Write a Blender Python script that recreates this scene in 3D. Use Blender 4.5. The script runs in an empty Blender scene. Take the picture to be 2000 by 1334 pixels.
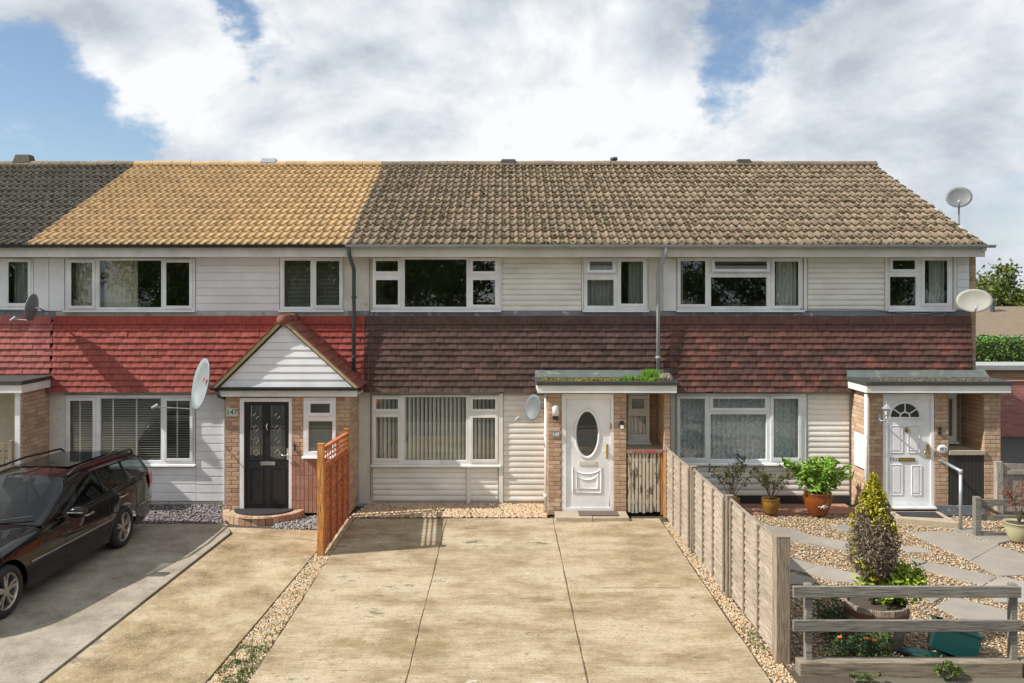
import bpy, bmesh, math, random
import numpy as np
from mathutils import Vector, Matrix, Euler
R = random.Random(7); NR = np.random.default_rng(11)
S = bpy.context.scene
C = S.collection
# ---------------------------------------------------------------- camera
FPX, CX, CY, H = 1640.0, 985.0, 570.0, 4.0          # focal length and principal point in photo pixels, eye height
cam = bpy.data.objects.new('camera', bpy.data.cameras.new('camera')); C.objects.link(cam)
cam.location = (0, 0, H); cam.rotation_euler = (math.pi/2, 0, 0)
cam.data.sensor_width = 36; cam.data.lens = FPX/2000*36
cam.data.shift_x = (1000-CX)/2000; cam.data.shift_y = (CY-667)/2000
cam.data.clip_start = .1; cam.data.clip_end = 3000
S.camera = cam
S.render.resolution_x, S.render.resolution_y = 1024, 683
# ---------------------------------------------------------------- sun, sky
SUN = Vector((-1.80, -.44, 1.67)).normalized()
sl = bpy.data.lights.new('sun', 'SUN'); sl.energy = 5.0; sl.angle = math.radians(.53); sl.color = (1, .95, .86)
so = bpy.data.objects.new('sun', sl); C.objects.link(so)
so.rotation_euler = (-SUN).to_track_quat('-Z', 'Y').to_euler(); so.location = (-30, -10, 40)
W = bpy.data.worlds.new('World'); S.world = W; W.use_nodes = True
def world():
    nt = W.node_tree; N = nt.nodes; L = nt.links; N.clear()
    def n(t, **k):
        x = N.new(t)
        for a, b in k.items(): setattr(x, a, b)
        return x
    def math_(op, a, b=None, clamp=False):
        m = n('ShaderNodeMath', operation=op, use_clamp=clamp)
        for i, v in enumerate((a, b)):
            if v is None: continue
            if isinstance(v, (int, float)): m.inputs[i].default_value = v
            else: L.new(v, m.inputs[i])
        return m.outputs[0]
    out = n('ShaderNodeOutputWorld'); bg = n('ShaderNodeBackground')
    sky = n('ShaderNodeTexSky', sky_type='NISHITA', sun_disc=False)
    sky.sun_elevation = math.asin(SUN.z); sky.sun_rotation = math.atan2(SUN.x, SUN.y)
    sky.air_density = 1.0; sky.dust_density = .6; sky.ozone_density = 2.0
    sc = n('ShaderNodeVectorMath', operation='SCALE'); L.new(sky.outputs[0], sc.inputs[0]); sc.inputs['Scale'].default_value = .115
    tc = n('ShaderNodeTexCoord'); sp = n('ShaderNodeSeparateXYZ'); L.new(tc.outputs['Generated'], sp.inputs[0])
    nv = n('ShaderNodeVectorMath', operation='NORMALIZE'); L.new(tc.outputs['Generated'], nv.inputs[0])
    def noise(vec, scale, det, off, rough=.55, dist=0., stretch=1.45):
        mp = n('ShaderNodeMapping'); mp.inputs['Location'].default_value = off; mp.inputs['Scale'].default_value = (1, 1, stretch); L.new(vec, mp.inputs[0])
        t = n('ShaderNodeTexNoise'); t.inputs['Scale'].default_value = scale; t.inputs['Detail'].default_value = det
        t.inputs['Roughness'].default_value = rough; t.inputs['Distortion'].default_value = dist
        L.new(mp.outputs[0], t.inputs['Vector']); return t
    wob = noise(nv.outputs[0], 5.0, 6, (4, 9, 2), .6)
    w1 = n('ShaderNodeVectorMath', operation='SUBTRACT'); L.new(wob.outputs['Color'], w1.inputs[0]); w1.inputs[1].default_value = (.5, .5, .5)
    w2 = n('ShaderNodeVectorMath', operation='SCALE'); L.new(w1.outputs[0], w2.inputs[0]); w2.inputs['Scale'].default_value = .30
    w3 = n('ShaderNodeVectorMath', operation='ADD'); L.new(nv.outputs[0], w3.inputs[0]); L.new(w2.outputs[0], w3.inputs[1])
    wn = n('ShaderNodeVectorMath', operation='NORMALIZE'); L.new(w3.outputs[0], wn.inputs[0])
    hole_ = None                                         # gaps of blue between the clouds
    for px_, py_, r_, a_ in BLUE_GAPS:                   # (negative = a fuller bank of cloud)
        d = Vector(((px_-CX)/FPX, 1, (CY-py_)/FPX)).normalized()
        dt = n('ShaderNodeVectorMath', operation='DOT_PRODUCT'); L.new(wn.outputs[0], dt.inputs[0]); dt.inputs[1].default_value = d
        mr = n('ShaderNodeMapRange', interpolation_type='SMOOTHSTEP'); L.new(dt.outputs['Value'], mr.inputs[0]); mr.inputs[1].default_value = math.cos(r_/FPX); mr.inputs[2].default_value = 1; mr.inputs[4].default_value = a_
        hole_ = mr.outputs[0] if hole_ is None else math_('ADD', hole_, mr.outputs[0])
    def density(vec): return math_('ADD', math_('MULTIPLY', noise(vec, 1.7, 3, CLOUD_OFF).outputs['Fac'], .40), math_('MULTIPLY', noise(vec, 4.2, 13, (3.1, 7.7, 1.0), .58, .25).outputs['Fac'], .60))
    d0 = density(nv.outputs[0]); dens = math_('SUBTRACT', d0, hole_)
    ofs = n('ShaderNodeVectorMath', operation='ADD'); L.new(nv.outputs[0], ofs.inputs[0]); ofs.inputs[1].default_value = (-.045, -.01, .05)
    lit = math_('SUBTRACT', d0, density(ofs.outputs[0]))          # thinner towards the sun = sunlit flank
    mr = n('ShaderNodeMapRange', interpolation_type='SMOOTHSTEP'); L.new(dens, mr.inputs[0]); mr.inputs[1].default_value = .275; mr.inputs[2].default_value = .42
    base = noise(nv.outputs[0], 2.6, 7, GREY_OFF, .5, .3).outputs['Fac']
    g1 = math_('ADD', math_('MULTIPLY', lit, 3.6), math_('SUBTRACT', .50, math_('MULTIPLY', math_('SUBTRACT', base, .5), 2.6)), True)
    cm = n('ShaderNodeValToRGB'); L.new(g1, cm.inputs[0]); el = cm.color_ramp.elements
    el[0].position = .12; el[0].color = (.43, .48, .54, 1); el[1].position = .80; el[1].color = (.83, .845, .86, 1); el.new(.48).color = (.63, .67, .715, 1)
    mx = n('ShaderNodeMix', data_type='RGBA'); L.new(mr.outputs[0], mx.inputs[0]); L.new(sc.outputs[0], mx.inputs[6]); L.new(cm.outputs[0], mx.inputs[7])
    L.new(mx.outputs[2], bg.inputs[0]); bg.inputs[1].default_value = 1.0; L.new(bg.outputs[0], out.inputs[0])
CLOUD_OFF = (1.7, .4, 0); GREY_OFF = (11.3, 2.2, 0)
BLUE_GAPS = ((90, 262, 215, .31), (140, 70, 230, -.13), (800, 60, 300, -.05), (350, 45, 130, .17), (500, 55, 120, .17), (1500, -20, 210, .22), (1270, 150, 60, .08), (1960, 440, 200, .08))
world()
S.view_settings.view_transform = 'Standard'; S.view_settings.look = 'None'; S.view_settings.gamma = 1; S.view_settings.exposure = .22
S.view_settings.use_curve_mapping = False
# ---------------------------------------------------------------- pixel helpers (photo pixels -> points on known planes)
F = 15.85                                             # facade plane
def PX(px, Y=F): return (px-CX)*Y/FPX
def PZ(py, Y=F): return H-(py-CY)*Y/FPX
def G(px, py): Y = H*FPX/(py-CY); return ((px-CX)*H/(py-CY), Y)
# ---------------------------------------------------------------- materials
MATS = {}
def M(name, cols, rough=.75, scale=6, detail=6, bump=0., bscale=None, stretch=(1, 1, 1), rnd=0., hue=0., island=False, objramp=None,
      metal=0., spec=.5, speck=None, coat=0., nrough=.6, brush=None):
    """noise-ramped principled material in world position; rnd = brightness spread between objects"""
    if name in MATS: return MATS[name]
    m = bpy.data.materials.new(name); m.use_nodes = True; nt = m.node_tree; N = nt.nodes; L = nt.links
    b = N['Principled BSDF']; b.inputs['Roughness'].default_value = rough; b.inputs['Metallic'].default_value = metal
    b.inputs['Specular IOR Level'].default_value = spec
    if coat: b.inputs['Coat Weight'].default_value = coat; b.inputs['Coat Roughness'].default_value = .02
    g = N.new('ShaderNodeNewGeometry'); mp = N.new('ShaderNodeMapping'); mp.inputs['Scale'].default_value = stretch
    L.new(g.outputs['Position'], mp.inputs[0])
    def ns(sc, d=detail, r=nrough):
        t = N.new('ShaderNodeTexNoise'); t.inputs['Scale'].default_value = sc; t.inputs['Detail'].default_value = d; t.inputs['Roughness'].default_value = r
        L.new(mp.outputs[0], t.inputs['Vector']); return t.outputs['Fac']
    def ramp(src, cc, interp='LINEAR'):
        r = N.new('ShaderNodeValToRGB'); L.new(src, r.inputs[0]); el = r.color_ramp.elements; r.color_ramp.interpolation = interp
        while len(el) < len(cc): el.new(.5)
        for e_, (p, c) in zip(el, sorted(cc)): e_.position = p; e_.color = (*c, 1)
        return r.outputs[0]
    if isinstance(cols, tuple): cols = [(.3, tuple(c*.85 for c in cols)), (.7, tuple(min(1, c*1.12) for c in cols))]
    if island: col = ramp(g.outputs['Random Per Island'], cols)
    else: col = ramp(ns(scale), cols)
    oi = None
    if objramp:
        oi = N.new('ShaderNodeObjectInfo'); c2 = ramp(oi.outputs['Random'], objramp)
        mx = N.new('ShaderNodeMix'); mx.data_type = 'RGBA'; mx.blend_type = 'MULTIPLY'; mx.inputs[0].default_value = 1
        L.new(col, mx.inputs[6]); L.new(c2, mx.inputs[7]); col = mx.outputs[2]
    if rnd or hue:
        oi = N.new('ShaderNodeObjectInfo'); hs = N.new('ShaderNodeHueSaturation'); mr = N.new('ShaderNodeMapRange')
        L.new(oi.outputs['Random'], mr.inputs[0]); mr.inputs[3].default_value = 1-rnd; mr.inputs[4].default_value = 1+rnd
        L.new(mr.outputs[0], hs.inputs['Value']); L.new(col, hs.inputs['Color']); col = hs.outputs[0]
    for sp_ in (speck or []):                           # (scale, threshold lo, hi, colour, detail)
        f_ = ns(sp_[0], sp_[4] if len(sp_) > 4 else 3)
        mr = N.new('ShaderNodeMapRange'); mr.interpolation_type = 'SMOOTHSTEP'; L.new(f_, mr.inputs[0]); mr.inputs[1].default_value = sp_[1]; mr.inputs[2].default_value = sp_[2]
        mx = N.new('ShaderNodeMix'); mx.data_type = 'RGBA'; L.new(mr.outputs[0], mx.inputs[0]); L.new(col, mx.inputs[6]); mx.inputs[7].default_value = (*sp_[3], 1); col = mx.outputs[2]
    if brush:                                           # fine broom lines: (scale vector, amount)
        mp2 = N.new('ShaderNodeMapping'); mp2.inputs['Scale'].default_value = brush[0]; L.new(g.outputs['Position'], mp2.inputs[0])
        t2 = N.new('ShaderNodeTexNoise'); t2.inputs['Scale'].default_value = 1; t2.inputs['Detail'].default_value = 4; t2.inputs['Roughness'].default_value = .7; L.new(mp2.outputs[0], t2.inputs['Vector'])
        mr2 = N.new('ShaderNodeMapRange'); L.new(t2.outputs['Fac'], mr2.inputs[0]); mr2.inputs[1].default_value = .32; mr2.inputs[2].default_value = .68; mr2.inputs[3].default_value = 1-brush[1]; mr2.inputs[4].default_value = 1+brush[1]
        hs2 = N.new('ShaderNodeHueSaturation'); L.new(mr2.outputs[0], hs2.inputs['Value']); L.new(col, hs2.inputs['Color']); col = hs2.outputs[0]
    L.new(col, b.inputs['Base Color'])
    if bump:
        bp = N.new('ShaderNodeBump'); bp.inputs['Strength'].default_value = bump; bp.inputs['Distance'].default_value = .02
        L.new(ns(bscale or scale*4, 5), bp.inputs['Height']); L.new(bp.outputs[0], b.inputs['Normal'])
    MATS[name] = m; return m
def glass(name, tint=(1, 1, 1), ior=.05):
    m = bpy.data.materials.new(name); m.use_nodes = True; nt = m.node_tree; N = nt.nodes; L = nt.links
    N.remove(N['Principled BSDF']); out = N['Material Output']
    lw = N.new('ShaderNodeLayerWeight'); lw.inputs[0].default_value = .5
    p5 = N.new('ShaderNodeMath'); p5.operation = 'POWER'; L.new(lw.outputs['Facing'], p5.inputs[0]); p5.inputs[1].default_value = 5
    fr = N.new('ShaderNodeMath'); fr.operation = 'MULTIPLY_ADD'; L.new(p5.outputs[0], fr.inputs[0]); fr.inputs[1].default_value = 1-ior; fr.inputs[2].default_value = ior    # Schlick, same from both sides of the sheet
    t = N.new('ShaderNodeBsdfTransparent'); t.inputs[0].default_value = (*tint, 1)
    gl = N.new('ShaderNodeBsdfGlossy'); gl.inputs['Roughness'].default_value = 0.0; gl.inputs[0].default_value = (1, 1, 1, 1)
    mx = N.new('ShaderNodeMixShader'); L.new(fr.outputs[0], mx.inputs[0]); L.new(t.outputs[0], mx.inputs[1]); L.new(gl.outputs[0], mx.inputs[2])
    L.new(mx.outputs[0], out.inputs[0]); MATS[name] = m; return m
def mm(*a): return tuple(a)
UPVC = M('white_upvc', (.80, .81, .83), .35, 2, 3)
UPVC2 = M('aged_upvc', (.76, .76, .73), .4, 1.5, 5, speck=[(9, .62, .8, (.55, .53, .46))])
GLASS = glass('window_glass', (.95, .97, .96), .075)
OBSC = glass('obscure_glass', (.66, .72, .70), .11)
CLADW = M('white_cladding', (.79, .80, .83), .4, 1.2, 4)
CLADC = M('cream_cladding', (.79, .775, .735), .42, 1.1, 5, stretch=(1, 1, 2.5), speck=[(3, .60, .85, (.60, .57, .49), 7)])
FASC = M('fascia_paint', (.76, .75, .72), .5, 3, 5)
FASCD = M('weathered_fascia', (.68, .66, .60), .6, 1.3, 6, stretch=(1, 1, .3), speck=[(2.6, .64, .80, (.30, .285, .23), 9)])
RENDER = M('painted_render', (.66, .64, .59), .85, 2.2, 8, bump=.35, bscale=30, speck=[(7, .63, .75, (.35, .33, .28))])
LEAD = M('lead_flashing', (.17, .19, .22), .6, 4, 7, speck=[(9, .58, .7, (.42, .44, .46))])
PLASTB = M('black_plastic', (.025, .027, .03), .35, 3)
PLASTG = M('grey_plastic', (.36, .38, .41), .45, 2, 5, speck=[(6, .6, .8, (.2, .2, .18))])
PLASTDG = M('slate_grey_plastic', (.06, .075, .09), .4, 2)
PIPEW = M('white_pipe', (.72, .73, .74), .4, 3)
def rt(n, base, sp, rnd, dark=.8): return M(n, [(.3, tuple(c*dark for c in base)), (.7, tuple(c*1.15 for c in base))], .9, 9, 6, bump=.5, bscale=60, rnd=rnd, speck=sp)
TANROOF = rt('tan_concrete_tile', (.49, .335, .172), [(30, .62, .75, (.36, .25, .13)), (3, .60, .75, (.40, .285, .16), 8)], .10, .88)
OLDROOF = rt('old_concrete_tile', (.235, .175, .12), [(13, .57, .68, (.085, .075, .05)), (23, .63, .70, (.47, .42, .33)), (17, .66, .74, (.40, .28, .09)), (19, .65, .72, (.12, .12, .035))], .16)
DARKROOF = rt('dark_weathered_tile', (.125, .11, .088), [(13, .55, .67, (.04, .037, .028)), (21, .66, .74, (.30, .27, .2)), (16, .64, .72, (.12, .12, .04))], .2)
MOSS = M('moss', [(.2, (.03, .028, .018)), (.6, (.075, .07, .03)), (1, (.13, .15, .035))], .95, island=True)  # moss greens, with the trough shadows put into the dark tones
REDT = M('red_painted_tile', [(.3, (.23, .048, .038)), (.55, (.32, .066, .050)), (.75, (.38, .10, .08))], .72, 4, 8, rnd=.14, speck=[(14, .64, .72, (.20, .06, .05), 5)])
PINKT = M('faded_red_painted_tile', [(.3, (.31, .08, .07)), (.7, (.42, .13, .11))], .72, 4, 8, rnd=.13)
BRNT = M('brown_clay_tile', [(.3, (.066, .043, .036)), (.6, (.105, .060, .047)), (.74, (.24, .080, .060))], .85, 3, 7, rnd=.30, speck=[(3, .6, .72, (.05, .04, .038))])
MIXT = M('mottled_clay_tile', [(.3, (.078, .044, .037)), (.52, (.125, .060, .048)), (.72, (.25, .078, .060))], .85, 4.5, 8, rnd=.30, speck=[(2.2, .66, .78, (.07, .045, .04), 8)])
PRCHT = M('porch_roof_tile', (.25, .082, .058), .8, 8, 5, rnd=.12)
def brickmat(n, stops): return M(n, [(.25, (.75, .72, .7)), (.75, (1.1, 1.1, 1.1))], .9, 14, 7, bump=.6, bscale=70, objramp=stops)
BRICK = brickmat('buff_brick', [(0, (.47, .32, .21)), (.25, (.58, .42, .28)), (.45, (.46, .29, .20)), (.7, (.64, .48, .34)), (.85, (.54, .35, .25)), (1, (.40, .25, .17))])
BRICKP = brickmat('pink_brick', [(0, (.40, .19, .13)), (.5, (.46, .25, .18)), (1, (.36, .17, .12))])
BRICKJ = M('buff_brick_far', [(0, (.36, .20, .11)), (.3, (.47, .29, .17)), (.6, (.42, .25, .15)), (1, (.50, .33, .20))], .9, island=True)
MORT = M('mortar', (.30, .25, .19), .95, 20)
DRIVE = M('driveway_concrete', [(.36, (.225, .163, .088)), (.45, (.36, .275, .168)), (.54, (.48, .385, .262)), (.64, (.60, .51, .375))], .92, .9, 14, bump=.8, bscale=38, stretch=(.8, 1.3, 1), nrough=.76, brush=((1.6, 42, 1), .17),
          speck=[(.55, .53, .66, (.255, .20, .095), 9), (.9, .58, .66, (.13, .13, .055), 12), (1.7, .60, .67, (.16, .12, .07), 13), (1.4, .61, .67, (.62, .56, .45), 12), (5, .63, .69, (.13, .10, .06), 10), (24, .56, .64, (.20, .15, .09), 4), (28, .62, .68, (.60, .53, .42), 3)])
TANC = M('tan_aggregate_concrete', [(.36, (.19, .135, .07)), (.48, (.37, .28, .16)), (.62, (.56, .465, .32))], .92, 1.1, 14, bump=.8, bscale=70, nrough=.76,
          speck=[(.9, .54, .68, (.17, .145, .10), 10), (27, .56, .65, (.21, .145, .08), 4), (36, .59, .66, (.68, .59, .45), 3), (3, .64, .72, (.26, .17, .07), 8)])
GREYC = M('grey_concrete', [(.34, (.20, .17, .13)), (.5, (.33, .285, .225)), (.66, (.45, .40, .33))], .92, 1.8, 12, bump=.7, bscale=70, nrough=.75, speck=[(28, .57, .66, (.20, .165, .125), 4), (1.3, .60, .72, (.22, .195, .16), 9), (36, .60, .67, (.56, .52, .45), 3)])
PAVE = M('paving_slab', (.30, .27, .235), .9, 2.5, 8, bump=.3, bscale=50, rnd=.12, speck=[(7, .64, .74, (.42, .40, .36), 4)])
STEP = M('step_concrete', (.42, .35, .26), .9, 5, 8, bump=.5, bscale=50)
SOIL = M('soil', (.085, .066, .048), .95, 9, 8, bump=.8, bscale=40)
GRAVB = M('gravel_bed', [(.3, (.12, .085, .055)), (.7, (.34, .25, .16))], .95, 45, 3, bump=1., bscale=60)
GRAV = M('gravel_stone', [(0, (.26, .15, .08)), (.25, (.44, .29, .15)), (.5, (.52, .38, .22)), (.75, (.58, .47, .33)), (.9, (.62, .57, .49)), (1, (.2, .17, .15))], .8, island=True)
COB = M('cobble_stone', [(0, (.42, .27, .15)), (.5, (.55, .40, .25)), (1, (.60, .50, .38))], .8, island=True)
SLATE = M('slate_chip', [(0, (.12, .10, .115)), (.6, (.21, .185, .20)), (1, (.33, .31, .32))], .7, island=True)
GREYCH = M('grey_chip', [(0, (.08, .08, .085)), (.6, (.25, .25, .26)), (1, (.55, .55, .55))], .7, island=True)
ASPH = M('asphalt', (.06, .058, .056), .9, 8, 8, bump=.4, bscale=80)
GRASS = M('grass_ground', [(.3, (.035, .06, .012)), (.7, (.07, .11, .025))], .95, 2, 8)
TERR = M('ground_earth', (.13, .12, .085), .95, 1, 8)
def wood(n, c, st, rnd=.12): return M(n, [(.34, tuple(x*.42 for x in c)), (.5, c), (.68, tuple(min(1, x*1.5) for x in c))], .85, 9, 10, bump=.4, bscale=26, stretch=st, rnd=rnd)
WOODY = wood('weathered_pine_panel', (.345, .285, .225), (10, .45, 14)); WOODP = wood('weathered_post', (.27, .215, .16), (8, 8, .5))
WOODX = wood('grey_rail_wood', (.20, .185, .16), (.5, 8, 9)); ORW = wood('orange_stained_wood', (.50, .15, .06), (7, .6, 7)); ORP = wood('orange_post_wood', (.50, .22, .06), (8, 8, .6))
GREYW = wood('grey_gate_wood', (.33, .30, .26), (8, 8, .5)); PEEL = M('peeling_cream_paint', [(.40, (.16, .13, .09)), (.47, (.50, .46, .37)), (.8, (.60, .57, .48))], .85, 7, 8, stretch=(2, 2, .7))
REDSILL = M('red_peeling_paint', [(.4, (.30, .22, .18)), (.5, (.34, .08, .07)), (.8, (.40, .11, .1))], .8, 9, 7)
BLKW = M('black_gate_paint', (.035, .033, .032), .6, 5); BLKB = M('black_bitumen', (.03, .03, .032), .7, 6)
FELT = M('roofing_felt', (.05, .053, .05), .9, 7, 8, bump=.5, bscale=50, speck=[(9, .60, .72, (.14, .125, .08), 6)])
STEEL = M('galvanised_steel', (.45, .49, .53), .4, 6, metal=.6); CHROME = M('chrome', (.72, .72, .73), .15, 3, metal=1.)
BRASS = M('brass', (.62, .43, .15), .25, 3, metal=1.); BRASSD = M('dark_brass', (.28, .22, .10), .35, 3, metal=.9)
DISHG = M('dish_grey', (.24, .285, .30), .5, 3); DISHM = M('dish_mesh_grey', (.15, .165, .175), .55, 3); DISHC = M('dish_cream', (.34, .335, .30), .55, 2.5, 6, speck=[(4, .6, .75, (.38, .34, .24))])
DARKM = M('dark_metal', (.04, .04, .045), .45, 3); RED = M('red_print', (.55, .03, .04), .5, 3); INK = M('dark_ink', (.03, .03, .03), .6, 3)
PLATE = M('plate_pale_green', (.52, .60, .50), .5, 3); WHITE = M('white_paint', (.82, .82, .81), .45, 3); BLKD = M('black_door', (.022, .022, .024), .3, 3)
ROOM = M('room_plaster', (.36, .34, .31), .9, 3); CURT = M('net_curtain', (.55, .56, .55), .9, 5, stretch=(6, 6, .6)); CURTG = M('beige_curtain', (.52, .48, .38), .9, 5); CURTR = M('red_curtain', (.35, .02, .04), .9, 5)
BLIND = M('blind_cream', (.76, .745, .69), .7, 3); BLINDW = M('blind_slat', (.60, .57, .49), .6, 3)
BARK = M('bark', (.10, .075, .05), .95, 10, 6, bump=.6, stretch=(3, 3, .6))
def leafm(n, a, b, c): return M(n, [(0, a), (.5, b), (1, c)], .6, island=True, spec=.3)
LF_T = leafm('tree_leaf', (.05, .095, .018), (.11, .18, .035), (.20, .27, .06)); LF_Y = leafm('autumn_leaf', (.07, .11, .015), (.13, .17, .025), (.24, .23, .04))
LF_H = leafm('hedge_leaf', (.04, .10, .015), (.075, .17, .025), (.13, .25, .04)); LF_B = leafm('bright_leaf', (.06, .17, .012), (.13, .30, .025), (.26, .44, .06))
LF_D = leafm('dark_leaf', (.02, .05, .015), (.04, .085, .03), (.08, .14, .05)); LF_R = leafm('rose_leaf', (.05, .055, .02), (.09, .10, .035), (.17, .15, .06))
LF_C = leafm('golden_conifer', (.17, .17, .012), (.36, .32, .025), (.52, .45, .05)); LF_X = leafm('dead_conifer', (.10, .075, .05), (.19, .145, .10), (.29, .235, .175))
LF_M = leafm('red_maple', (.12, .03, .025), (.20, .06, .045), (.26, .11, .07)); LF_W = leafm('weed_leaf', (.045, .085, .015), (.095, .15, .03), (.18, .21, .06)); FLW = M('orange_petal', (.75, .16, .02), .6, 3)
TERRA = M('glazed_terracotta', (.24, .065, .015), .22, 5, 6, speck=[(4, .6, .75, (.24, .06, .02))]); AMBER = M('glazed_amber', (.26, .13, .022), .22, 5, 6, speck=[(4, .58, .75, (.25, .11, .02))])
CREAMP = M('olive_cream_pot', (.42, .40, .25), .5, 4); BARREL = wood('barrel_oak', (.30, .25, .20), (7, 7, .6)); HOOP = M('rusty_hoop', (.16, .07, .05), .7, 9)
TEAL = M('green_plastic_box', (.003, .045, .044), .4, 3); RUB = M('rubber_mat', (.03, .03, .032), .8, 30); RUBC = M('coir_mat', (.14, .10, .08), .95, 40)
CARP = M('black_car_paint', (.004, .004, .005), .25, 3, spec=.1, coat=.8); CARG = glass('car_glass', (.60, .65, .64), .045); TYRE = M('tyre_rubber', (.02, .02, .021), .8, 12); RIM = M('alloy_rim', (.55, .53, .50), .3, 4, metal=.9)
TAIL = M('tail_lamp_red', (.38, .01, .012), .15, 3); CARTRIM = M('satin_trim', (.35, .34, .32), .35, 3, metal=.8); BUMP = M('bumper_strip', (.012, .012, .013), .5, 3)
PINKW = M('pink_painted_brick', (.46, .17, .16), .9, 6, 7, bump=.4, bscale=30, speck=[(5, .64, .72, (.50, .28, .17), 5)])
# ---------------------------------------------------------------- mesh helpers
class MB:
    def __init__(s): s.v = []; s.f = []
    def add(s, vs, fs):
        o = len(s.v); s.v += [tuple(p) for p in vs]; s.f += [tuple(i+o for i in f) for f in fs]; return s
    def box(s, x0, x1, y0, y1, z0, z1):
        return s.add([(x0, y0, z0), (x1, y0, z0), (x1, y1, z0), (x0, y1, z0), (x0, y0, z1), (x1, y0, z1), (x1, y1, z1), (x0, y1, z1)],
                     [(0, 3, 2, 1), (4, 5, 6, 7), (0, 1, 5, 4), (1, 2, 6, 5), (2, 3, 7, 6), (3, 0, 4, 7)])
    def prism(s, poly, z0, z1):                        # ground polygon (x, y) extruded up
        a = sum(poly[i][0]*poly[(i+1) % len(poly)][1]-poly[(i+1) % len(poly)][0]*poly[i][1] for i in range(len(poly)))
        if a < 0: poly = poly[::-1]
        n = len(poly)
        return s.add([(x, y, z0) for x, y in poly]+[(x, y, z1) for x, y in poly],
                     [tuple(range(n, 2*n)), tuple(range(n-1, -1, -1))]+[(i, (i+1) % n, n+(i+1) % n, n+i) for i in range(n)])
    def xprof(s, prof, x0, x1):                        # (y, z) profile extruded along x, closed
        n = len(prof)
        return s.add([(x0, y, z) for y, z in prof]+[(x1, y, z) for y, z in prof],
                     [tuple(range(n)), tuple(range(2*n-1, n-1, -1))]+[(i, n+i, n+(i+1) % n, (i+1) % n) for i in range(n)])
    def tube(s, pts, r, n=8, caps=True):
        pts = [Vector(p) for p in pts]; o = len(s.v); rs = r if isinstance(r, (list, tuple)) else [r]*len(pts); prev = None
        for i, p in enumerate(pts):
            d = (pts[min(i+1, len(pts)-1)]-pts[max(i-1, 0)]).normalized()
            a = prev if prev is not None else (Vector((0, 0, 1)) if abs(d.z) < .9 else Vector((1, 0, 0)))
            u = (a-d*a.dot(d)).normalized(); w = d.cross(u); prev = u
            for k in range(n):
                t = 2*math.pi*k/n; s.v.append(tuple(p+(u*math.cos(t)+w*math.sin(t))*rs[i]))
        for i in range(len(pts)-1):
            for k in range(n): s.f.append((o+i*n+k, o+i*n+(k+1) % n, o+(i+1)*n+(k+1) % n, o+(i+1)*n+k))
        if caps: s.f.append(tuple(o+k for k in range(n-1, -1, -1))); e = o+(len(pts)-1)*n; s.f.append(tuple(e+k for k in range(n)))
        return s
    def lathe(s, prof, c, n=24, a0=0, a1=2*math.pi):
        o = len(s.v); full = abs(a1-a0-2*math.pi) < 1e-6; m = n if full else n+1
        for r, z in prof:
            for k in range(m):
                t = a0+(a1-a0)*k/n; s.v.append((c[0]+r*math.cos(t), c[1]+r*math.sin(t), c[2]+z))
        for i in range(len(prof)-1):
            for k in range(n): s.f.append((o+i*m+k, o+i*m+(k+1) % m, o+(i+1)*m+(k+1) % m, o+(i+1)*m+k))
        return s
    def plate(s, x0, x1, z0, z1, holes, ya, yb):        # facade plate with rectangular holes, front at ya (towards camera), back at yb
        xs = sorted({x0, x1, *[h[0] for h in holes], *[h[1] for h in holes]}); zs = sorted({z0, z1, *[h[2] for h in holes], *[h[3] for h in holes]})
        xs = [x for x in xs if x0-1e-6 <= x <= x1+1e-6]; zs = [z for z in zs if z0-1e-6 <= z <= z1+1e-6]
        def solid(i, j):
            if i < 0 or j < 0 or i >= len(xs)-1 or j >= len(zs)-1: return False
            cx, cz = (xs[i]+xs[i+1])/2, (zs[j]+zs[j+1])/2
            return not any(h[0] < cx < h[1] and h[2] < cz < h[3] for h in holes)
        nx, nz = len(xs), len(zs); o = len(s.v)
        for y in (ya, yb):
            for z in zs:
                for x in xs: s.v.append((x, y, z))
        A = lambda i, j: o+j*nx+i
        B = lambda i, j: o+nx*nz+j*nx+i
        for j in range(nz-1):
            for i in range(nx-1):
                if not solid(i, j): continue
                s.f.append((A(i, j), A(i+1, j), A(i+1, j+1), A(i, j+1))); s.f.append((B(i, j), B(i, j+1), B(i+1, j+1), B(i+1, j)))
                if not solid(i-1, j): s.f.append((A(i, j), A(i, j+1), B(i, j+1), B(i, j)))
                if not solid(i+1, j): s.f.append((A(i+1, j), B(i+1, j), B(i+1, j+1), A(i+1, j+1)))
                if not solid(i, j-1): s.f.append((A(i, j), B(i, j), B(i+1, j), A(i+1, j)))
                if not solid(i, j+1): s.f.append((A(i, j+1), A(i+1, j+1), B(i+1, j+1), B(i, j+1)))
        return s
    def mesh(s, name, smooth=False):
        me = bpy.data.meshes.new(name); me.from_pydata(s.v, [], s.f); me.update()
        if smooth: me.polygons.foreach_set('use_smooth', [True]*len(me.polygons))
        return me
    def build(s, name, mat, parent=None, smooth=False, bevel=0, rot=None, loc=None):
        return obj(name, s.mesh(name, smooth), mat, parent, bevel=bevel)
WL = {}
def obj(name, me, mat, parent=None, loc=(0, 0, 0), rot=None, bevel=0):
    if not me.materials: me.materials.append(mat)
    o = bpy.data.objects.new(name, me); C.objects.link(o)
    o.location = loc
    if rot: o.rotation_euler = rot
    WL[o] = Vector((0, 0, 0)) if parent is not None or tuple(loc) == (0, 0, 0) else Vector(loc)
    if parent is not None:
        o.parent = parent; o.matrix_parent_inverse = Matrix.Translation(-WL[parent])
        WL[o] = Vector(loc)
    if bevel:
        b = o.modifiers.new('bevel', 'BEVEL'); b.width = bevel; b.segments = 2; b.limit_method = 'ANGLE'; b.angle_limit = math.radians(40)
    return o
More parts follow.
